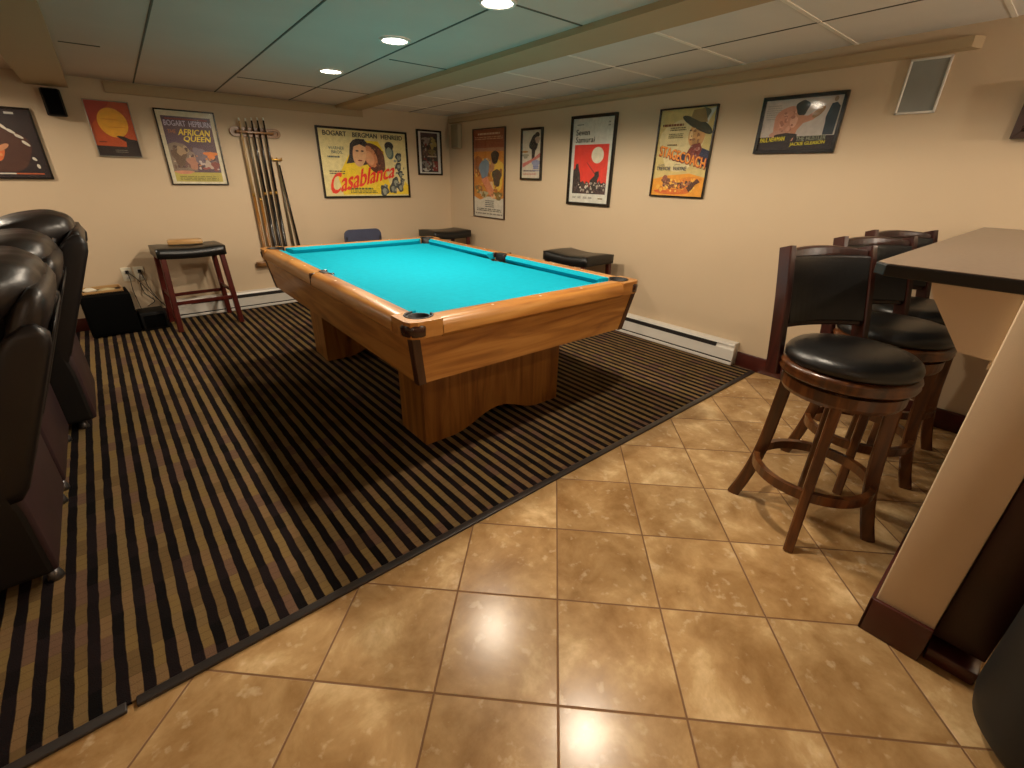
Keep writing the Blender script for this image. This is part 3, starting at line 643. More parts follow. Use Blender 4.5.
# ================================================================ RECLINERS (rears towards the table)
def recliner(wtop=0.86, hz=0.925, rear=0.0, hp=0.012):
    """local: origin on floor at the rear of the seat, seat faces -X, width along Y"""
    r = empty('recliner', (0, 0, 0), 0, '', 'recliner', 'theatre recliners in a row at the left')
    hw = 0.300
    # base and arms
    b = MB(); b.box((-0.86, -hw + 0.09, 0.05), (-0.03, hw - 0.09, 0.40), RECL_P, 0.03); b.build('base', r)
    for s in (-1, 1):
        b = MB(); b.prism([(-0.86, 0.05), (rear - 0.002, 0.05), (rear - 0.002, 0.30), (rear - 0.02, 0.48), (-0.12, 0.575), (-0.76, 0.575), (-0.86, 0.50)], s * (hw - 0.10) , s * hw, RECL_P, 'Y'); b.build('armrest', r, bev=0.018)
        b = MB(); b.box((-0.80, s * (hw - 0.115), 0.555), (-0.14, s * (hw + 0.004), 0.61), RECL, 0.026, 3); b.build('arm_pad', r)
    b = MB(); b.box((-0.06, -hw + 0.006, 0.055), (rear + 0.006, hw - 0.006, 0.44), RECL_S, 0.012); b.build('rear_skirt', r)
    b = MB(); b.box((-0.84, -hw + 0.11, 0.38), (-0.16, hw - 0.11, 0.50), RECL, 0.05, 4); b.build('seat_cushion', r)
    b = MB(); b.box((-0.93, -hw + 0.11, 0.10), (-0.85, hw - 0.11, 0.46), RECL, 0.035, 3); b.build('footrest', r)
    # reclined backrest: shell, inner cushion, wings. rear face follows this line
    def rx(z): return 0.275 - 0.41 * (0.97 - z)
    def slab_pts(z0, z1, front, back, n=7):
        return None
    def loft_back(y0, y1, z0, z1, f0, f1, rear, m, nm, rnd=0.05, inflate=0.0):
        b = MB(); rings = []; n = 16
        for i in range(n + 1):
            t = i / n; z = z0 + (z1 - z0) * t
            e = 1.0
            if t > 0.86: q = (t - 0.86) / 0.14; e = math.sqrt(max(0.02, 1 - q * q * 0.93))
            if t < 0.06: e = 0.85 + 0.15 * t / 0.06
            cx = rx(z) - rear - (f0 + (f1 - f0) * t) / 2; hx = (f0 + (f1 - f0) * t) / 2 * e
            cy = (y0 + y1) / 2; hy = (y1 - y0) / 2 * (0.93 + 0.07 * e)
            hx += inflate * math.sin(PI * t)
            ring = []
            for k in range(28):
                a = 2 * PI * k / 28; c, s_ = math.cos(a), math.sin(a)
                ring.append((cx + hx * math.copysign(abs(c) ** 0.42, c), cy + hy * math.copysign(abs(s_) ** 0.42, s_), z))
            rings.append(ring)
        b.ring_loft(rings, m); return b.build(nm, r)
    loft_back(-hw + 0.03, hw - 0.03, 0.36, hz + 0.03, 0.10, 0.10, 0.012, RECL, 'back_shell')
    loft_back(-hw + 0.075, hw - 0.075, 0.40, hz - 0.07, 0.012, 0.012, -0.002, RECL_P, 'rear_panel')
    loft_back(-hw + 0.07, hw - 0.07, 0.46, hz + 0.03, 0.15, 0.13, 0.10, RECL, 'back_cushion', inflate=0.02)
    for s in (-1, 1):
        y0, y1 = sorted((s * (hw - 0.068), s * (hw - 0.0)))
        loft_back(y0, y1, 0.34, wtop, 0.13, 0.115, 0.0, RECL_W, 'back_wing')
    # puffy headrest rolling over the top of the back
    b = MB(); rings = []; n = 22
    for i in range(n + 1):
        t = -1 + 2 * i / n; y = t * (hw - hp); e = (1 - abs(t) ** 5) ** 0.5 if abs(t) < 1 else 0.05
        e = max(e, 0.12); pinch = 1 - 0.05 * math.exp(-((abs(t) - 0.80) / 0.07) ** 2)
        ring = []
        for k in range(26):
            a = 2 * PI * k / 26; c, s_ = math.cos(a), math.sin(a)
            rxx = 0.172 * e * pinch; rz = 0.100 * (0.35 + 0.65 * e) * pinch
            lump = 1 + 0.02 * math.sin(5 * t + 3 * a) + (0.015 + 0.035 * abs(t) ** 4) * math.sin(14 * t + 5 * a)
            x = 0.050 + rxx * lump * math.copysign(abs(c) ** 0.8, c); z = hz + rz * lump * math.copysign(abs(s_) ** 0.8, s_) + 0.16 * (x - 0.050)
            if s_ < 0 and c > 0: z += 0.018 * math.sin(a * 2 + PI)
            ring.append((x, y, z))
        rings.append(ring)
    b.ring_loft(rings, RECL); b.build('headrest', r, subd=1)
    for s in (-1, 1):
        b = MB(); b.lathe([(0.022, 0), (0.022, 0.012), (0.012, 0.05)], STEEL, c=(-0.02, s * (hw - 0.05), 0.0), n=14); b.build('foot', r)
        b = MB(); b.lathe([(0.022, 0), (0.022, 0.012), (0.012, 0.05)], STEEL, c=(-0.80, s * (hw - 0.05), 0.0), n=14); b.build('foot', r)
    return r
rc = recliner(); rc['label'] = 'dark leather recliner nearest the camera, at the left edge'
rc.location = (-0.405, 2.10, 0.008)
dup(rc, (-0.400, 2.71, 0.008), 0, 'middle dark leather recliner, partly hidden by the nearest one')
rc = recliner(0.975, 0.962, 0.04, 0.055); rc['label'] = 'dark leather recliner farthest from the camera, next to the black subwoofer box'; rc.location = (-0.330, 3.33, 0.008)

# ================================================================ BLACK BOXES, OUTLETS, CABLES near the back wall
r = empty('subwoofer', (-0.13, 4.99, 0.008), math.radians(3), 'black subwoofer box on the carpet between recliners and saddle stool', 'subwoofer')
b = MB(); b.box((-0.17, -0.155, 0.012), (0.15, 0.15, 0.335), BLACKC, 0.008); b.build('cabinet', r)
b = MB(); b.box((-0.155, -0.162, 0.03), (0.135, -0.155, 0.32), BLACKC, 0.004); b.build('grille', r)
for sx in (-0.14, 0.12):
    for sy in (-0.12, 0.12): b = MB(); b.lathe([(0.015, 0), (0.015, 0.014)], BLACKM, c=(sx, sy, 0), n=12); b.build('foot', r)
r = empty('shallow_tray', (-0.145, 5.02, 0.344), math.radians(6), 'shallow dark tray on top of the subwoofer box', 'tray')
b = MB(); b.box((-0.13, -0.09, 0.0), (0.13, 0.09, 0.006), BLACKM); b.build('tray_bottom', r)
b = MB()
for a_, c_ in (((-0.13, -0.09, 0), (0.13, -0.084, 0.022)), ((-0.13, 0.084, 0), (0.13, 0.09, 0.03)), ((-0.13, -0.09, 0), (-0.124, 0.09, 0.026)), ((0.124, -0.09, 0), (0.13, 0.09, 0.026))): b.box(a_, c_, LWOOD)
b.build('tray_rim', r)
def blob(name, loc, sx, sy, sz, m, label, cat, seed):
    rnd = random.Random(seed); b = MB(); rings = []
    ph = [rnd.uniform(0, 6) for _ in range(4)]
    for i in range(9):
        t = i / 8; z = t * sz; rad = math.sin(PI * (0.12 + 0.8 * t)) 
        rings.append([((sx * rad * (1 + .18 * math.sin(3 * a + ph[0] + 4 * t))) * math.cos(a), (sy * rad * (1 + .18 * math.sin(4 * a + ph[1]))) * math.sin(a), z * (1 + .12 * math.sin(2 * a + ph[2]))) for a in [2 * PI * k / 18 for k in range(18)]])
    b.ring_loft(rings, m); return tag(b.build(name, loc=loc), label, cat)
blob('crumpled_cloth', (-0.215, 4.985, 0.351), 0.042, 0.035, 0.035, IVORY, 'small crumpled white cloth in the tray on the subwoofer', 'cloth', 3)
blob('crumpled_paper', (-0.11, 4.99, 0.351), 0.055, 0.035, 0.022, mat('cream_paper', (0.72, 0.66, 0.5), 0.8), 'cream paper lump in the tray on the subwoofer', 'paper', 5)
r = empty('power_supply', (0.135, 4.95, 0.008), math.radians(4), 'low black box on the carpet beside the subwoofer, cables above it', 'box')
b = MB(); b.box((-0.10, -0.10, 0.0), (0.085, 0.10, 0.155), BLACKM, 0.008); b.build('body', r)
b = MB(); b.box((-0.08, -0.104, 0.02), (0.065, -0.10, 0.13), BLACKC, 0.002); b.build('front_grille', r)
for i, x in enumerate((0.052, 0.138)):
    r = empty('wall_outlet', (x, YA, 0.438), 0, 'left white wall outlet with black plug above the subwoofer' if i == 0 else 'right white wall outlet with black plug, nearer the saddle stool', 'outlet', 'wall outlets by the subwoofer')
    b = MB(); b.box((-0.036, -0.006, -0.058), (0.036, 0.0, 0.058), IVORY, 0.002); b.build('cover_plate', r)
    b = MB(); b.box((-0.017, -0.009, 0.008), (0.017, -0.005, 0.036), WHITE_METAL, 0.002); b.box((-0.017, -0.009, -0.036), (0.017, -0.005, -0.008), WHITE_METAL, 0.002); b.build('receptacle', r)
    b = MB(); b.box((-0.012, -0.032, 0.008), (0.012, -0.009, 0.034), BLACKM, 0.003); tag(b.build('plug', loc=(x + .003, YA, 0.438)), ('black plug in the left outlet' if i == 0 else 'black plug in the right outlet'), 'plug')
def cable(pts, label, rad=0.0032):
    P = [Vector(p) for p in pts]; out = []
    for i in range(len(P) - 1):
        p0 = P[max(i - 1, 0)]; p1 = P[i]; p2 = P[i + 1]; p3 = P[min(i + 2, len(P) - 1)]
        for k in range(6):
            t = k / 6; out.append(0.5 * ((2 * p1) + (-p0 + p2) * t + (2 * p0 - 5 * p1 + 4 * p2 - p3) * t * t + (-p0 + 3 * p1 - 3 * p2 + p3) * t ** 3))
    out.append(P[-1]); b = MB(); b.tube(out, rad, mat('black_cable', (0.12, 0.09, 0.07), 0.5), n=6); tag(b.build('power_cable'), label, 'cable')
cable([(0.055, YA - .034, 0.452), (0.06, YA - .05, 0.40), (0.056, YA - .04, 0.30), (0.07, YA - .03, 0.14), (0.075, YA - .07, 0.03)], 'thin dark cable hanging straight down from the left outlet')
cable([(0.058, YA - .036, 0.460), (0.10, YA - .07, 0.41), (0.15, YA - .06, 0.31), (0.20, YA - .04, 0.22), (0.245, YA - .03, 0.14), (0.26, YA - .03, 0.05)], 'dark cable curving from the left outlet across to the stool leg')
cable([(0.141, YA - .034, 0.452), (0.12, YA - .05, 0.36), (0.13, YA - .04, 0.27), (0.18, YA - .05, 0.20), (0.14, YA - .06, 0.17), (0.12, YA - .08, 0.164)], 'dark cable looping from the right outlet to the low black box')
cable([(0.145, YA - .036, 0.460), (0.16, YA - .06, 0.38), (0.17, YA - .04, 0.31), (0.215, YA - .09, 0.20), (0.225, YA - .10, 0.17)], 'dark cable falling from the right outlet towards the heater')

# ================================================================ SPEAKERS ON THE WALLS
r = empty('wall_speaker', (-0.045, YA, 1.70), 0, 'small black speaker high on the back wall at the left', 'speaker')
b = MB(); b.prism([(-0.050, -0.005), (-0.056, -0.05), (-0.045, -0.095), (0.045, -0.095), (0.056, -0.05), (0.050, -0.005)], -0.088, 0.085, BLACKM, 'Z'); b.build('cabinet', r, bev=0.006)
b = MB(); b.prism([(-0.044, -0.094), (-0.036, -0.102), (0.036, -0.102), (0.044, -0.094)], -0.080, 0.077, BLACKC, 'Z'); b.build('grille', r, bev=0.003)
b = MB(); b.box((-0.02, -0.01, -0.03), (0.02, 0.0, 0.03), BLACKM); b.build('wall_bracket', r)
r = empty('wall_speaker', (XB, 4.965, 1.68), -PI / 2, 'slim beige speaker on the right wall by the corner', 'speaker')
b = MB(); b.box((-0.075, -0.055, -0.125), (0.075, -0.0, 0.125), BEIGESP, 0.01); b.build('cabinet', r)
b = MB(); b.box((-0.066, -0.060, -0.116), (0.066, -0.054, 0.116), mat('beige_grille', (0.58, 0.53, 0.43), 0.85, bump=0.4, bscale=600), 0.003); b.build('grille', r)
r = empty('in_wall_speaker', (XB, 0.742, 1.742), -PI / 2, 'rectangular wall speaker with white frame and grey grille, right of the posters', 'speaker')
b = MB(); W_, H_ = 0.085, 0.124
for a_, c_ in (((-W_, -0.012, -H_), (-W_ + 0.011, 0, H_)), ((W_ - 0.011, -0.012, -H_), (W_, 0, H_)), ((-W_, -0.012, -H_), (W_, 0, -H_ + 0.011)), ((-W_, -0.012, H_ - 0.011), (W_, 0, H_))): b.box(a_, c_, WHITE_METAL, 0.003)
b.build('frame', r)
b = MB(); b.box((-W_ + 0.009, -0.008, -H_ + 0.009), (W_ - 0.009, 0, H_ - 0.009), GREYCL); b.build('grille', r)

# ================================================================ CUE RACK AND CUES
r = empty('cue_rack', (1.285, YA, 1.592), 0, 'oval oak cue rack on the back wall holding five cues', 'cue rack')
b = MB()
n = 28; outer = []; 
def stad(hx, hy, n=10): 
    out = []
    for i in range(n + 1): a = -PI / 2 + PI * i / n; out.append((hx - hy + hy * math.cos(a), hy * math.sin(a)))
    for i in range(n + 1): a = PI / 2 + PI * i / n; out.append((-hx + hy + hy * math.cos(a), hy * math.sin(a)))
    return out
so, si = stad(0.212, 0.038), stad(0.190, 0.018)
b.ring_loft([[(x, -0.028, z) for x, z in so], [(x, -0.012, z) for x, z in so], [(x, -0.012, z) for x, z in si], [(x, -0.028, z) for x, z in si], [(x, -0.028, z) for x, z in so]], RACKW, caps=False, smooth=False); b.build('oval_ring', r, bev=0.002)
b = MB(); b.prism([(x, z) for x, z in stad(0.205, 0.032)], -0.012, -0.0, RACKW, 'Y'); b.build('back_board', r)
b = MB(); b.box((-0.165, -0.068, -0.010), (0.14, -0.0575, 0.006), RACKW, 0.003)
b.build('cue_bar', r)
b = MB(); b.prism([(x + 0.02, y - 0.045) for x, y in stad(0.245, 0.040)], -1.180, -1.140, RACKW, 'Z'); b.build('lower_shelf', r, bev=0.006)
for x in (-0.16, 0.135):
    b = MB(); b.box((x - 0.008, -0.06, -0.012), (x + 0.008, -0.02, 0.010), RACKW, 0.002); b.build('bar_end', r)
SHAFT = mat('maple_shaft', (0.70, 0.58, 0.40), 0.3, coat=0.4, var=0.04); TIP = mat('cue_ferrule', (0.88, 0.88, 0.84), 0.4)
CB = mat('black_cue_butt', (0.09, 0.08, 0.08), 0.25, coat=0.4); CW = mat('amber_cue_butt', (0.55, 0.37, 0.16), 0.25, coat=0.4, var=0.15)
CG = mat('dull_olive_shaft', (0.36, 0.32, 0.24), 0.35, coat=0.2)
def cue(x, ztop, kind, label):
    L = 1.235; zb = ztop - L; r = empty('pool_cue', (x, YA - 0.046, zb), 0, label, 'pool cue', 'pool cues in the wall rack')
    sh = {'amber': SHAFT, 'dull': CG, 'black': CB}[kind]; bt = {'amber': CW, 'dull': CW, 'black': CB}[kind]
    split = {'amber': 0.60, 'dull': 0.56, 'black': 0.60}[kind]
    b = MB(); b.lathe([(0.0005, 0), (0.0150, 0.0), (0.0150, 0.02), (0.0128, split - 0.01)], bt, n=16); b.build('butt', r)
    b = MB(); b.lathe([(0.0130, split - 0.012), (0.0130, split + 0.014)], BRASS, n=16); b.build('joint_collar', r)
    b = MB(); b.lathe([(0.0120, split + 0.012), (0.0070, L - 0.024)], sh, n=16); b.build('shaft', r)
    b = MB(); b.lathe([(0.0070, L - 0.024), (0.0068, L - 0.006), (0.005, L)], TIP, n=16); b.build('tip', r)
    return r
cue(1.160, 1.700, 'amber', 'leftmost pool cue in the rack, honey-coloured butt')
cue(1.212, 1.700, 'dull', 'second pool cue from the left, olive shaft with amber butt')
cue(1.262, 1.710, 'black', 'third pool cue from the left, leftmost of the black ones')
cue(1.312, 1.715, 'black', 'fourth pool cue from the left, middle of the black ones')
cue(1.362, 1.718, 'black', 'rightmost pool cue in the rack, black')
# bridge stick leaning by the rack
for j, (xt, xb_, zt_, lb) in enumerate(((1.425, 1.44, 1.372, 'thin bridge stick with a small brass head, right of the rack'), (1.440, 1.50, 1.33, 'thin dark cue stick leaning at the far right of the rack'))):
    r = empty('bridge_stick' if j == 0 else 'pool_cue', (xb_, YA - 0.05, 0.466), 0, lb, 'pool stick')
    b = MB(); b.tube([(0, 0, 0), (xt - xb_, 0.02, zt_ - 0.466)], 0.011, CB if j else CG, n=12, r2=0.006); b.build('shaft', r)
    if j == 0:
        b = MB(); b.box((xt - xb_ - 0.045, 0.012, zt_ - 0.472), (xt - xb_ + 0.045, 0.026, zt_ - 0.458), BRASS, 0.003)
        for dx in (-0.04, 0, 0.04): b.lathe([(0.008, 0), (0.006, 0.016)], BRASS, c=(xt - xb_ + dx, 0.019, zt_ - 0.462), n=10)
        b.build('bridge_head', r)
    else:
        b = MB(); b.lathe([(0.0060, 0), (0.0045, 0.01)], TIP, c=(xt - xb_, 0.02, zt_ - 0.466), n=10); b.build('tip', r)

# ================================================================ FRAMED POSTERS
def pm(rgb, rough=0.55): 
    return mat('print_%02x%02x%02x' % tuple(int(v * 255) for v in rgb), rgb, rough, var=0.10, scale=26)
def text_faces(body, shear=0.0, bold=0.0):
    cu = bpy.data.curves.new('tmp', 'FONT'); cu.body = body; cu.shear = shear; cu.resolution_u = 3; cu.fill_mode = 'BOTH'
    o = bpy.data.objects.new('tmp', cu); col.objects.link(o); bpy.context.view_layer.update()
    dg = bpy.context.evaluated_depsgraph_get(); me = o.evaluated_get(dg).to_mesh()
    vs = [(v.co.x, v.co.y) for v in me.vertices]; fs = [tuple(p.vertices) for p in me.polygons]
    o.evaluated_get(dg).to_mesh_clear(); bpy.data.objects.remove(o); bpy.data.curves.remove(cu)
    return vs, fs
class Art:
    """flat printed artwork in normalised coordinates, u right 0..1, v up 0..1"""
    def __init__(s, W, H): s.W, s.H = W, H; s.b = MB(); s.t = MB(); s.k = 0
    def P(s, u, v, y): return ((u - 0.5) * s.W, y, (v - 0.5) * s.H)
    def poly(s, pts, rgb):
        s.k += 1; y = -0.0004 - 0.00004 * s.k
        vs = [s.b.bm.verts.new(s.P(u, v, y)) for u, v in pts]; f = s.b.bm.faces.new(vs); f.material_index = s.b.mi(pm(rgb)); return s
    def rect(s, u0, v0, u1, v1, rgb): return s.poly([(u0, v0), (u1, v0), (u1, v1), (u0, v1)], rgb)
    def ell(s, u, v, ru, rv, rgb, n=28, a=0.0, wob=0.0, ph=0):
        pts = []
        for i in range(n):
            q = 2 * PI * i / n; rr = 1 + wob * math.sin(3 * q + ph) + wob * .6 * math.sin(5 * q + 2 * ph)
            x, y = ru * rr * math.cos(q), rv * rr * math.sin(q); pts.append((u + x * math.cos(a) - y * math.sin(a), v + x * math.sin(a) + y * math.cos(a)))
        return s.poly(pts, rgb)
    def text(s, body, u0, v0, u1, h, rgb, shear=0.0, bold=0.0, rise=0.0, arc=0.0, grow=0.0):
        vs, fs = text_faces(body, shear, bold)
        x0 = min(v[0] for v in vs); x1 = max(v[0] for v in vs); y0 = min(v[1] for v in vs); y1 = max(v[1] for v in vs)
        mi = s.t.mi(pm(rgb, 0.5))
        for dx, dz in (((0, 0),) if not bold else ((-bold, -bold * .5), (0, 0), (bold, bold * .5))):
            s.k += 1; y = -0.0004 - 0.00004 * s.k; vv = []
            for (x, z) in vs:
                t = (x + dx - x0) / (x1 - x0); q = (z + dz - y0) / (y1 - y0)
                vv.append(s.t.bm.verts.new(s.P(u0 + (u1 - u0) * t, v0 + rise * t + arc * math.sin(PI * t) + h * (1 + grow * t) * q, y)))
            for f in fs:
                try: g = s.t.bm.faces.new([vv[i] for i in f]); g.material_index = mi
                except ValueError: pass
        return s
    def scatter(s, u0, v0, u1, v1, n, pal, size, seed=1, asp=None):
        # many small dabs of paint inside a box
        rnd = random.Random(seed)
        for i in range(n):
            r_ = size * rnd.uniform(.5, 1.3)
            u, v = rnd.uniform(u0 + r_ * .7, u1 - r_ * .7), rnd.uniform(v0 + r_ * .5, v1 - r_ * .5)
            ru = r_ * rnd.uniform(.5, 1.1); rv = r_ * rnd.uniform(.5, 1.1) * (asp or s.W / s.H)
            s.ell(min(max(u, u0 + ru), u1 - ru), min(max(v, v0 + rv), v1 - rv), ru * .85, rv * .85, pal[rnd.randrange(len(pal))], n=9, wob=.10, ph=rnd.uniform(0, 6))
        return s
    def lines(s, u0, v0, u1, v1, n, rgb, seed=1):
        """tiny unreadable print as rows of dashes"""
        rnd = random.Random(seed); h = (v1 - v0) / (n * 2 - 1); s.k += 1; y = -0.0004 - 0.00004 * s.k; mi = s.b.mi(pm(rgb))
        for i in range(n):
            u = u0
            while u < u1 - 0.01:
                w_ = rnd.uniform(0.02, 0.09) * (u1 - u0) / 0.5; e_ = min(u + w_, u1)
                f = s.b.bm.faces.new([s.b.bm.verts.new(s.P(a, c, y)) for a, c in ((u, v0 + 2 * i * h), (e_, v0 + 2 * i * h), (e_, v0 + (2 * i + 1) * h), (u, v0 + (2 * i + 1) * h))]); f.material_index = mi
                u = e_ + 0.012 * (u1 - u0) / 0.5
        return s
def poster(wall, a0, a1, z0, z1, fw, fm, label, draw, name='framed_poster', cat='poster', glass=True, depth=0.022):
    """a0..a1: x on the back wall, or y (left to right = decreasing) on the right wall"""
    W = abs(a1 - a0); H = z1 - z0
    if wall == 'A': loc, rz = ((a0 + a1) / 2, YA, (z0 + z1) / 2), 0.0
    else: loc, rz = (XB, (a0 + a1) / 2, (z0 + z1) / 2), -PI / 2
    r = empty(name, loc, rz, label, cat, 'framed film posters'); r.rotation_euler = (math.radians(0.0), 0, rz)
    iw, ih = W - 2 * fw, H - 2 * fw
    b = MB(); D = depth
    for m_ in (0,):
        x0, x1, q0, q1 = -W / 2, W / 2, -H / 2, H / 2
        def q(pts): b.ring_loft([[(x, -D, z) for x, z in pts], [(x, 0.0, z) for x, z in pts]], fm, smooth=False)
        q([(x0, q0), (x1, q0), (x1 - fw, q0 + fw), (x0 + fw, q0 + fw)]); q([(x0, q1), (x1, q1), (x1 - fw, q1 - fw), (x0 + fw, q1 - fw)])
        q([(x0, q0), (x0 + fw, q0 + fw), (x0 + fw, q1 - fw), (x0, q1)]); q([(x1, q0), (x1 - fw, q0 + fw), (x1 - fw, q1 - fw), (x1, q1)])
    b.build('frame', r, bev=0.0015)
    A = Art(iw, ih); off = -0.008
    draw(A)
    A.b.box((-iw / 2, 0.0, -ih / 2), (iw / 2, 0.006, ih / 2), pm((0.8, 0.76, 0.66)))
    o = A.b.build('print', r); o.location = (0, off, 0)
    if len(A.t.bm.verts): o = A.t.build('lettering', r); o.location = (0, off, 0)
    else: A.t.bm.free()
    if glass:
        b = MB(); b.box((-iw / 2, -0.0195, -ih / 2), (iw / 2, -0.0180, ih / 2), GLASS); b.build('glass_pane', r)
    return r
CREAM = (0.86, 0.82, 0.70)
def d_left(A):       # dark brown sheet with cream curved strokes around an orange figure
    A.rect(0, 0, 1, 1, (0.13, 0.08, 0.10)); A.ell(0.45, 0.42, 0.42, 0.34, (0.30, 0.16, 0.11), wob=.05)
    A.rect(0.0, 0.045, 0.92, 0.065, (0.85, 0.82, 0.76)); A.rect(0.55, 0.045, 0.92, 0.065, (0.75, 0.35, 0.18))
    for i, (u, v, ang) in enumerate(((0.16, 0.80, .5), (0.28, 0.83, .3), (0.40, 0.835, .1), (0.52, 0.82, -.1), (0.60, 0.79, -.3), (0.68, 0.73, -.5), (0.76, 0.66, -.6), (0.82, 0.56, -.35), (0.86, 0.33, -.3), (0.88, 0.22, .3))):
        A.ell(u, v - 0.05, 0.022, 0.060 if i < 8 else 0.035, (0.86, 0.83, 0.76), a=-ang + .5, n=12, wob=.06)
    A.ell(0.36, 0.60, 0.11, 0.11, (0.32, 0.14, 0.08)); A.ell(0.34, 0.38, 0.17, 0.15, (0.84, 0.42, 0.20), wob=.04); A.scatter(.18, .24, .50, .52, 24, [(.90, .50, .24), (.74, .34, .16), (.60, .26, .14), (.88, .58, .34)], .05, 3); A.ell(0.50, 0.44, 0.10, 0.035, (0.80, 0.55, 0.38), a=.5)
    A.rect(0.68, 0.925, 0.80, 0.955, (0.8, 0.8, 0.76))
def d_sun(A):        # orange sheet: yellow sun over a dark cliff
    A.rect(0, 0, 1, 1, (0.74, 0.30, 0.10)); A.poly([(0, .55), (.35, .8), (.6, 1), (0, 1)], (0.66, 0.19, 0.10)); A.ell(0.53, 0.62, 0.35, 0.27, (0.92, 0.66, 0.16))
    A.ell(0.46, 0.68, 0.2, 0.012, (0.86, 0.57, 0.12)); A.ell(0.6, 0.54, 0.22, 0.010, (0.86, 0.57, 0.12))
    A.poly([(0, 0), (1, 0), (1, 0.31), (0.82, 0.33), (0.70, 0.375), (0.56, 0.385), (0.52, 0.37), (0.60, 0.33), (0.72, 0.27), (0.70, 0.18), (0, 0.19)], (0.12, 0.06, 0.05))
    A.lines(0.08, 0.25, 0.28, 0.27, 1, (0.35, 0.12, 0.05)); A.lines(0.40, 0.07, 0.70, 0.12, 2, (0.45, 0.42, 0.36))
def d_aq(A):
    A.rect(0, 0, 1, 1, CREAM); A.rect(0.07, 0.03, 0.93, 0.93, (0.36, 0.27, 0.33)); A.rect(0.07, 0.03, 0.93, 0.165, (0.74, 0.68, 0.32))
    A.poly([(.07, .18), (.5, .18), (.5, .42), (.35, .56), (.2, .58), (.07, .55)], (0.52, 0.45, 0.38)); A.scatter(.08, .19, .92, .48, 26, [(.40, .33, .36), (.56, .48, .44), (.30, .22, .24), (.62, .50, .42), (.44, .30, .28)], .07, 3); A.scatter(.08, .20, .50, .56, 26, [(.66, .58, .46), (.42, .32, .26), (.72, .62, .52), (.34, .25, .22)], .05, 5); A.ell(.23, .38, .12, .12, (.40, .30, .22), wob=.15); A.ell(.28, .46, .08, .06, (.66, .55, .42), wob=.15, ph=2)
    A.ell(.45, .30, .10, .09, (.72, .50, .40), wob=.2); A.ell(.62, .40, .13, .12, (.48, .42, .46), wob=.2, ph=1); A.ell(.80, .42, .11, .05, (.88, .50, .20), wob=.25); A.ell(.72, .27, .09, .06, (.74, .66, .60), wob=.2, ph=3); A.ell(.85, .26, .07, .07, (.52, .26, .24), wob=.2)
    A.ell(.25, .165, .17, .025, (.82, .55, .42), wob=.1); A.scatter(.50, .20, .92, .42, 20, [(.80, .72, .68), (.62, .30, .28), (.36, .30, .36), (.80, .52, .30)], .035, 8); A.lines(.15, .05, .85, .11, 3, (.52, .50, .24)); A.rect(.13, .885, .87, .905, (.55, .24, .22))
    A.text('BOGART', .10, .80, .47, .075, (.80, .76, .86), bold=.02); A.text('HEPBURN', .53, .80, .92, .075, (.80, .76, .86), bold=.02)
    A.text('THE', .13, .70, .27, .05, (.70, .45, .28), bold=.01); A.text('AFRICAN', .30, .68, .88, .085, (.95, .84, .25), shear=.25, bold=.03); A.text('QUEEN', .38, .585, .87, .085, (.95, .84, .25), shear=.25, bold=.03)
def head(A, u, v, s_, skin, hair, ph=0, face=True):
    A.ell(u, v + .25 * s_, .75 * s_, .95 * s_, hair, wob=.05, ph=ph); A.ell(u + .03 * s_, v, .52 * s_, .78 * s_, skin, wob=.03, ph=ph)
    if face:
        A.ell(u - .20 * s_, v + .12 * s_, .10 * s_, .035 * s_, hair, n=8); A.ell(u + .24 * s_, v + .12 * s_, .10 * s_, .035 * s_, hair, n=8); A.ell(u + .03 * s_, v - .42 * s_, .15 * s_, .045 * s_, (.5, .22, .16), n=8)
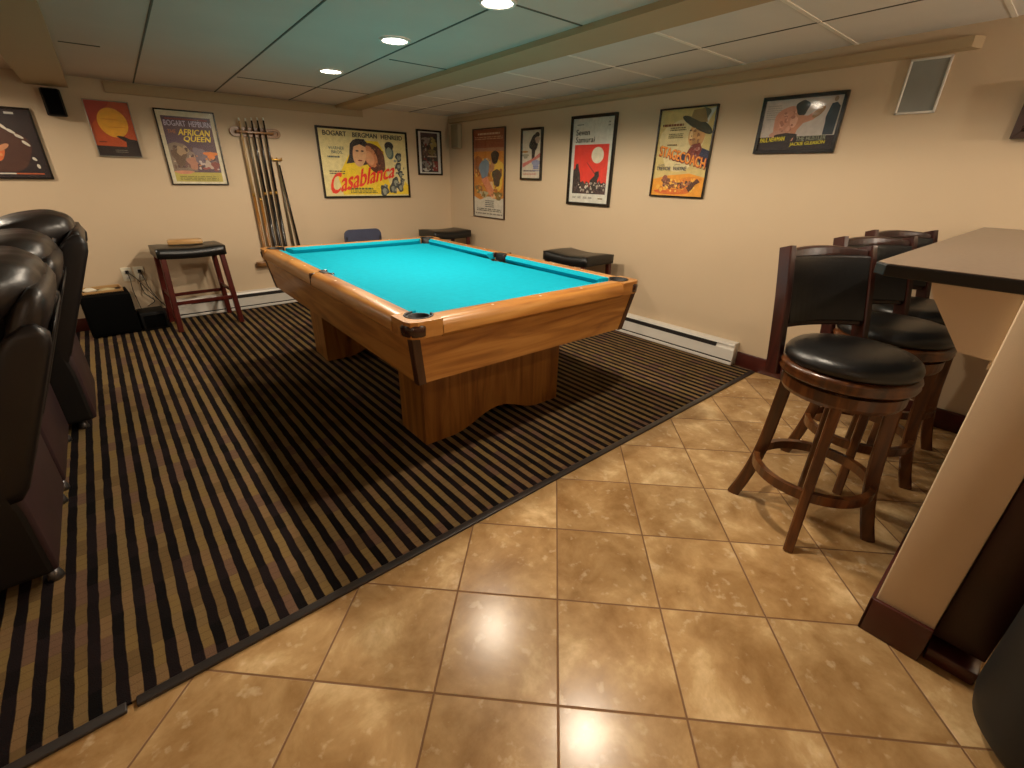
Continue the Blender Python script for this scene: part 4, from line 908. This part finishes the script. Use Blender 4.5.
def d_yellow(A):
    A.rect(0, 0, 1, 1, (0.90, 0.84, 0.60)); A.poly([(.20, .02), (1, .02), (1, .18), (.78, .55), (.66, .86), (.42, .86), (.30, .62), (.16, .30)], (0.95, 0.82, 0.16)); A.ell(.86, .5, .14, .42, (0.90, 0.84, 0.60), wob=.06)
    A.poly([(.27, .50), (.31, .62), (.33, .80), (.37, .86), (.43, .885), (.50, .87), (.55, .80), (.52, .50), (.42, .47), (.36, .52)], (.20, .17, .18)); A.ell(.60, .60, .125, .24, (.36, .19, .12), a=.25, wob=.05); A.ell(.555, .62, .075, .17, (.80, .52, .34), a=.2); A.scatter(.56, .42, .72, .78, 22, [(.45, .25, .15), (.30, .15, .10), (.58, .34, .20)], .022, 4, 1.6); A.ell(.545, .60, .05, .11, (.86, .62, .44), a=.2)
    A.ell(.43, .66, .078, .20, (.88, .68, .50), a=-.08); A.ell(.405, .70, .018, .012, (.2, .12, .1)); A.ell(.465, .70, .018, .012, (.2, .12, .1)); A.ell(.43, .555, .026, .012, (.55, .2, .15)); A.poly([(.36, .76), (.40, .88), (.50, .88), (.51, .76), (.44, .80)], (.16, .13, .14))
    A.ell(.79, .71, .050, .12, (.35, .42, .40), a=.1); A.ell(.79, .80, .055, .065, (.12, .14, .16)); A.ell(.785, .70, .035, .08, (.56, .60, .52))
    for u, v, q in ((.90, .63, .038), (.89, .48, .036), (.91, .36, .03), (.84, .22, .045), (.80, .12, .045), (.90, .14, .04), (.69, .08, .05), (.93, .24, .025)):
        A.ell(u, v, q, q * 1.9, (.22, .24, .25), wob=.12, ph=u * 20); A.ell(u + .004, v - .008, q * .55, q * 1.1, (.58, .60, .54), wob=.08)
    A.scatter(.83, .12, .97, .70, 34, [(.25, .27, .28), (.55, .56, .50), (.35, .36, .34), (.70, .68, .58)], .018, 9, 1.6); A.scatter(.66, .03, .86, .20, 18, [(.25, .27, .28), (.60, .62, .56), (.40, .42, .40)], .018, 2, 1.6); A.lines(.07, .585, .21, .61, 1, (.30, .34, .34)); A.lines(.07, .34, .25, .39, 2, (.25, .25, .22)); A.lines(.28, .045, .60, .085, 2, (.35, .38, .20)); A.lines(.25, .10, .55, .13, 1, (.40, .44, .2))
    A.text('BOGART', .05, .905, .30, .068, (.14, .14, .14), bold=.03); A.text('BERGMAN', .37, .902, .65, .068, (.14, .14, .14), bold=.03); A.text('HENREID', .70, .90, .96, .066, (.14, .14, .14), bold=.03)
    A.text('WARNER', .09, .705, .26, .045, (.25, .33, .35), bold=.01); A.text('BROS.', .12, .645, .24, .045, (.25, .33, .35), bold=.01)
    A.text('Casablanca', .07, .03, .83, .30, (.93, .22, .12), shear=.35, bold=.035, rise=.28, grow=-.25)
def d_small(A):
    A.rect(0, 0, 1, 1, (.80, .79, .76)); A.rect(.12, .03, .88, .97, (.17, .14, .13)); A.ell(.35, .78, .16, .10, (.55, .50, .46), wob=.2); A.ell(.68, .74, .14, .14, (.62, .55, .30), wob=.2, ph=2)
    A.ell(.6, .50, .16, .10, (.45, .40, .22), wob=.2); A.ell(.32, .52, .13, .14, (.36, .27, .20), wob=.2, ph=3); A.rect(.62, .06, .86, .30, (.50, .10, .10)); A.ell(.35, .22, .18, .10, (.48, .46, .44), wob=.25); A.ell(.34, .09, .17, .04, (.75, .74, .70), wob=.2); A.scatter(.14, .05, .86, .88, 60, [(.26, .20, .17), (.50, .45, .38), (.35, .28, .16), (.60, .56, .50), (.18, .14, .13), (.44, .14, .12)], .06, 6); A.lines(.4, .40, .82, .43, 1, (.75, .7, .6)); A.rect(.12, .88, .88, .97, (.24, .12, .15))
def d_tall(A):
    A.rect(0, 0, 1, 1, (.80, .77, .70)); A.rect(.0, .79, 1, 1, (.58, .30, .18)); A.rect(0, .74, 1, .80, (.66, .46, .34)); A.poly([(0, .24), (.2, .20), (.5, .25), (.8, .21), (1, .24), (1, .76), (0, .76)], (.78, .50, .18))
    A.ell(.78, .5, .20, .18, (.86, .70, .26), wob=.1); A.ell(.14, .60, .14, .12, (.62, .36, .14), wob=.1); A.ell(.36, .57, .18, .115, (.45, .52, .58), wob=.1, a=.2); A.ell(.44, .60, .07, .09, (.78, .78, .74), wob=.1)
    A.ell(.70, .70, .12, .07, (.24, .17, .13), wob=.1); A.ell(.60, .60, .09, .07, (.72, .50, .34), a=.4); A.ell(.76, .47, .14, .10, (.30, .24, .18), wob=.15); A.poly([(.25, .44), (.45, .46), (.72, .28), (.66, .22), (.52, .25)], (.80, .48, .34)); A.poly([(.48, .42), (.62, .42), (.72, .24), (.60, .22)], (.88, .74, .55))
    A.ell(.15, .33, .10, .05, (.50, .44, .24), wob=.2); A.ell(.35, .27, .12, .04, (.70, .66, .52), wob=.2); A.ell(.82, .26, .11, .05, (.46, .38, .18), wob=.2)
    A.scatter(.03, .26, .97, .70, 40, [(.80, .56, .22), (.66, .40, .16), (.86, .68, .30), (.55, .36, .20)], .045, 7); A.ell(.36, .57, .16, .10, (.47, .54, .60), a=.2, wob=.05); A.poly([(.25, .44), (.45, .48), (.70, .29), (.64, .24), (.52, .27)], (.82, .52, .38)); A.ell(.70, .68, .11, .06, (.22, .16, .12), wob=.05); A.ell(.76, .47, .12, .09, (.30, .24, .18), wob=.06); A.scatter(.03, .23, .97, .31, 24, [(.46, .40, .22), (.74, .70, .58), (.56, .46, .24)], .035, 2); A.lines(.15, .94, .85, .96, 1, (.86, .74, .60)); A.lines(.06, .89, .94, .92, 2, (.82, .62, .48)); A.lines(.38, .12, .68, .20, 4, (.36, .36, .34)); A.lines(.10, .07, .92, .10, 2, (.30, .30, .28)); A.lines(.05, .03, .95, .045, 1, (.5, .48, .44))
def d_slim(A):
    A.rect(0, 0, 1, 1, (.80, .76, .68)); A.ell(.62, .74, .24, .17, (.14, .13, .14), a=.5, wob=.12); A.ell(.78, .90, .12, .055, (.20, .15, .13)); A.ell(.80, .80, .13, .07, (.66, .56, .48), wob=.1); A.poly([(.5, .62), (.72, .66), (.66, .42), (.52, .40)], (.13, .12, .14))
    A.ell(.15, .56, .17, .022, (.66, .46, .20)); A.ell(.18, .47, .16, .05, (.60, .58, .50), wob=.2); A.poly([(.02, .22), (.98, .45), (.98, .54), (.6, .42), (.02, .31)], (.76, .44, .40)); A.ell(.75, .30, .2, .10, (.56, .58, .70), wob=.15)
    A.lines(.05, .14, .75, .17, 1, (.35, .24, .32)); A.lines(.05, .07, .8, .11, 2, (.70, .36, .36)); A.lines(.6, .15, .95, .25, 3, (.40, .42, .60))
def d_red(A):
    A.rect(0, 0, 1, 1, (.84, .83, .78)); A.rect(.07, .11, .92, .70, (.88, .22, .16)); A.ell(.66, .575, .15, .095, (.88, .84, .74)); A.poly([(.405, .49), (.41, .495), (.66, .345), (.64, .34)], (.25, .16, .15))
    A.poly([(.07, .11), (.07, .40), (.12, .42), (.13, .47), (.19, .48), (.21, .42), (.25, .36), (.28, .24), (.30, .11)], (.20, .16, .16)); A.poly([(.25, .11), (.28, .25), (.34, .27), (.40, .23), (.42, .27), (.50, .24), (.52, .11)], (.27, .20, .19))
    A.poly([(.50, .11), (.52, .28), (.62, .33), (.64, .38), (.72, .39), (.74, .33), (.70, .28), (.75, .11)], (.18, .15, .15)); A.poly([(.68, .11), (.70, .24), (.76, .28), (.80, .23), (.86, .26), (.92, .24), (.92, .11)], (.30, .22, .22))
    for i, (u, v) in enumerate(((.22, .26), (.30, .16), (.40, .18), (.55, .18), (.62, .15), (.70, .20), (.78, .16), (.86, .20), (.18, .17), (.48, .14))): A.ell(u, v, .03, .022, (.72, .68, .62) if i % 2 else (.12, .1, .1), wob=.3, ph=i)
    A.scatter(.08, .115, .91, .26, 60, [(.14, .11, .11), (.62, .58, .52), (.32, .24, .22), (.80, .76, .70), (.22, .17, .17)], .03, 3); A.scatter(.10, .16, .26, .38, 18, [(.14, .11, .11), (.34, .28, .27), (.22, .18, .18)], .03, 5)
    for u in (.10, .24, .38, .52): A.lines(u, .052, u + .09, .072, 2, (.42, .40, .38), seed=int(u * 99))
    A.lines(.76, .05, .88, .065, 1, (.5, .42, .2)); A.lines(.10, .925, .28, .935, 1, (.36, .36, .32)); A.lines(.86, .90, .92, .95, 2, (.5, .5, .45))
    A.text('Seven', .09, .81, .43, .066, (.13, .15, .12), bold=.014); A.text('Samurai', .09, .725, .56, .066, (.13, .15, .12), bold=.014)
def d_west(A):
    A.rect(0, 0, 1, 1, (.82, .73, .46)); A.ell(.45, .60, .4, .3, (.88, .81, .60), wob=.08); A.poly([(0, 0), (1, 0), (1, .22), (.7, .27), (.3, .245), (0, .20)], (.90, .60, .14)); A.ell(.4, .05, .35, .035, (.84, .42, .10)); A.ell(.75, .20, .2, .03, (.86, .52, .10))
    A.poly([(.86, .80), (.99, .99), (.84, .98), (.78, .90)], (.80, .80, .76)); A.ell(.80, .93, .10, .07, (.35, .38, .30), wob=.1)
    A.ell(.72, .70, .15, .145, (.82, .62, .38), a=-.1); A.ell(.62, .70, .03, .05, (.92, .78, .56)); A.ell(.70, .82, .30, .050, (.27, .26, .18), a=-.32); A.ell(.80, .80, .20, .055, (.22, .21, .15), a=-.4); A.poly([(.55, .85), (.60, .98), (.80, .99), (.88, .84)], (.60, .50, .30))
    A.ell(.60, .76, .02, .008, (.15, .1, .08)); A.ell(.62, .655, .022, .008, (.45, .15, .1))
    A.poly([(.58, .50), (.66, .60), (.80, .62), (.88, .52), (.80, .42), (.66, .40)], (.50, .20, .14)); A.poly([(.40, .46), (.56, .52), (.60, .42), (.48, .40)], (.20, .20, .30)); A.poly([(.86, .56), (1, .52), (1, .34), (.86, .36), (.80, .44)], (.16, .17, .28)); A.poly([(.70, .46), (.76, .50), (.80, .42), (.74, .38)], (.78, .60, .50))
    for i, (u, v, q) in enumerate(((.27, .17, .085), (.36, .12, .06), (.45, .13, .055), (.55, .12, .06), (.63, .13, .06), (.72, .11, .07))): A.ell(u, v, q, q * .6, (.46, .26, .14) if i < 3 else (.36, .21, .10), wob=.18, ph=i)
    A.poly([(.68, .12), (.78, .17), (.86, .21), (.92, .17), (.84, .15), (.78, .06), (.74, .05)], (.33, .18, .08)); A.ell(.24, .21, .05, .04, (.58, .32, .22)); A.lines(.05, .045, .3, .06, 1, (.8, .3, .1))
    A.scatter(.05, .04, .95, .22, 40, [(.86, .50, .12), (.92, .68, .22), (.80, .42, .14), (.95, .74, .30)], .05, 3); A.scatter(.20, .09, .82, .19, 34, [(.42, .24, .12), (.30, .17, .10), (.56, .32, .18), (.64, .42, .30)], .03, 4); A.poly([(.68, .10), (.78, .16), (.86, .21), (.92, .17), (.84, .14), (.78, .07), (.74, .06)], (.33, .18, .08)); A.scatter(.64, .42, .86, .60, 26, [(.46, .18, .14), (.34, .20, .26), (.60, .30, .24), (.70, .50, .44)], .035, 8); A.scatter(.62, .60, .80, .80, 16, [(.72, .54, .34), (.86, .68, .44), (.60, .42, .26)], .035, 2); A.ell(.70, .82, .28, .042, (.27, .26, .18), a=-.32)
    A.lines(.06, .815, .46, .84, 1, (.50, .30, .16)); A.lines(.22, .765, .52, .80, 2, (.38, .36, .22)); A.lines(.20, .68, .48, .73, 3, (.44, .40, .24)); A.lines(.20, .595, .40, .61, 1, (.4, .34, .2))
    A.text('STAGECOACH', .07, .475, .97, .125, (.55, .20, .08), bold=.07, rise=-.16); A.text('STAGECOACH', .08, .485, .96, .115, (.95, .58, .16), bold=.035, rise=-.16)
    A.text('TREVOR', .05, .305, .33, .045, (.16, .18, .28), bold=.02); A.text('WAYNE', .38, .305, .63, .045, (.16, .18, .28), bold=.02); A.text('CLAIRE', .08, .36, .20, .022, (.25, .25, .3)); A.text('JOHN', .40, .36, .50, .022, (.25, .25, .3))
def d_pool(A):
    A.rect(0, 0, 1, 1, (.79, .75, .72)); A.rect(0, 0, 1, .27, (.14, .09, .10)); A.lines(.03, .62, .23, .90, 7, (.66, .63, .60)); A.ell(.33, .58, .17, .30, (.82, .58, .48), a=-.2, wob=.06); A.ell(.24, .34, .12, .06, (.80, .60, .52), a=.4)
    A.poly([(.45, .70), (.60, .66), (.74, .80), (.80, .84), (.78, .72), (.68, .58), (.56, .52), (.50, .40), (.47, .18), (.42, .18), (.40, .50)], (.80, .56, .44)); A.ell(.73, .72, .05, .12, (.62, .44, .22), a=-.5); A.ell(.43, .60, .05, .16, (.90, .70, .60)); A.ell(.36, .26, .14, .09, (.17, .14, .13), wob=.15)
    A.ell(.51, .82, .085, .15, (.17, .17, .15), wob=.1); A.ell(.49, .72, .05, .09, (.80, .58, .46)); A.poly([(.84, .28), (.84, .52), (.83, .62), (.87, .86), (.93, .88), (.98, .80), (.97, .28)], (.20, .25, .30)); A.ell(.91, .94, .025, .05, (.6, .5, .42))
    A.scatter(.20, .36, .46, .78, 30, [(.84, .60, .50), (.76, .52, .42), (.88, .66, .56), (.70, .46, .38)], .035, 3, 1.5); A.ell(.51, .82, .08, .14, (.17, .17, .15), wob=.06)
    A.text('PAUL NEWMAN', .02, .16, .36, .09, (.90, .83, .12), bold=.03, rise=0.03); A.text('THE HUSTLER', .52, .17, .90, .09, (.60, .62, .52), bold=.02, rise=.02); A.text('JACKIE GLEASON', .45, .06, .90, .085, (.86, .80, .12), bold=.03, rise=.03)
poster('A', -0.62, -0.190, 1.185, 1.652, 0.012, FRAMEB, 'dark brown framed poster at the left edge with orange figure and cream strokes', d_left)
poster('A', 0.118, 0.396, 1.354, 1.745, 0.006, FRAMES, 'small orange poster with yellow sun and dark cliff, thin silver frame', d_sun)
poster('A', 0.547, 0.978, 1.150, 1.724, 0.010, FRAMEB, 'framed purple and cream film poster left of the cue rack', d_aq)
poster('A', 1.832, 2.831, 1.027, 1.694, 0.020, FRAMEB, 'large yellow film poster with slanted red script title, behind the pool table', d_yellow)
poster('A', 2.957, 3.285, 1.268, 1.738, 0.018, FRAMEB, 'small dark framed poster on the back wall nearest the corner', d_small)
poster('B', 4.665, 4.100, 0.836, 1.738, 0.010, FRAMEBR, 'tall narrow framed orange and white poster nearest the corner on the right wall', d_tall)
poster('B', 3.850, 3.542, 1.243, 1.705, 0.020, FRAMEB, 'smallest framed poster on the right wall, between the tall orange and the red one', d_slim)
poster('B', 3.180, 2.677, 1.048, 1.764, 0.024, FRAMEB, 'white and red framed poster with a pale sun above dark figures', d_red)
poster('B', 2.281, 1.828, 1.155, 1.752, 0.011, FRAMEB, 'golden western film poster with orange arched title on the right wall', d_west)
poster('B', 1.532, 1.064, 1.442, 1.758, 0.020, FRAMEB, 'wide black framed poster with yellow lettering, nearest the white wall speaker', d_pool)
def d_dark(A): A.rect(0, 0, 1, 1, (.16, .11, .09)); A.ell(.5, .5, .3, .3, (.24, .17, .13), wob=.1)
poster('B', 0.335, -0.20, 1.485, 1.70, 0.03, FRAMEBR, 'dark picture frame cut off by the right edge of the photo', d_dark, 'framed_picture', 'picture', depth=0.05)
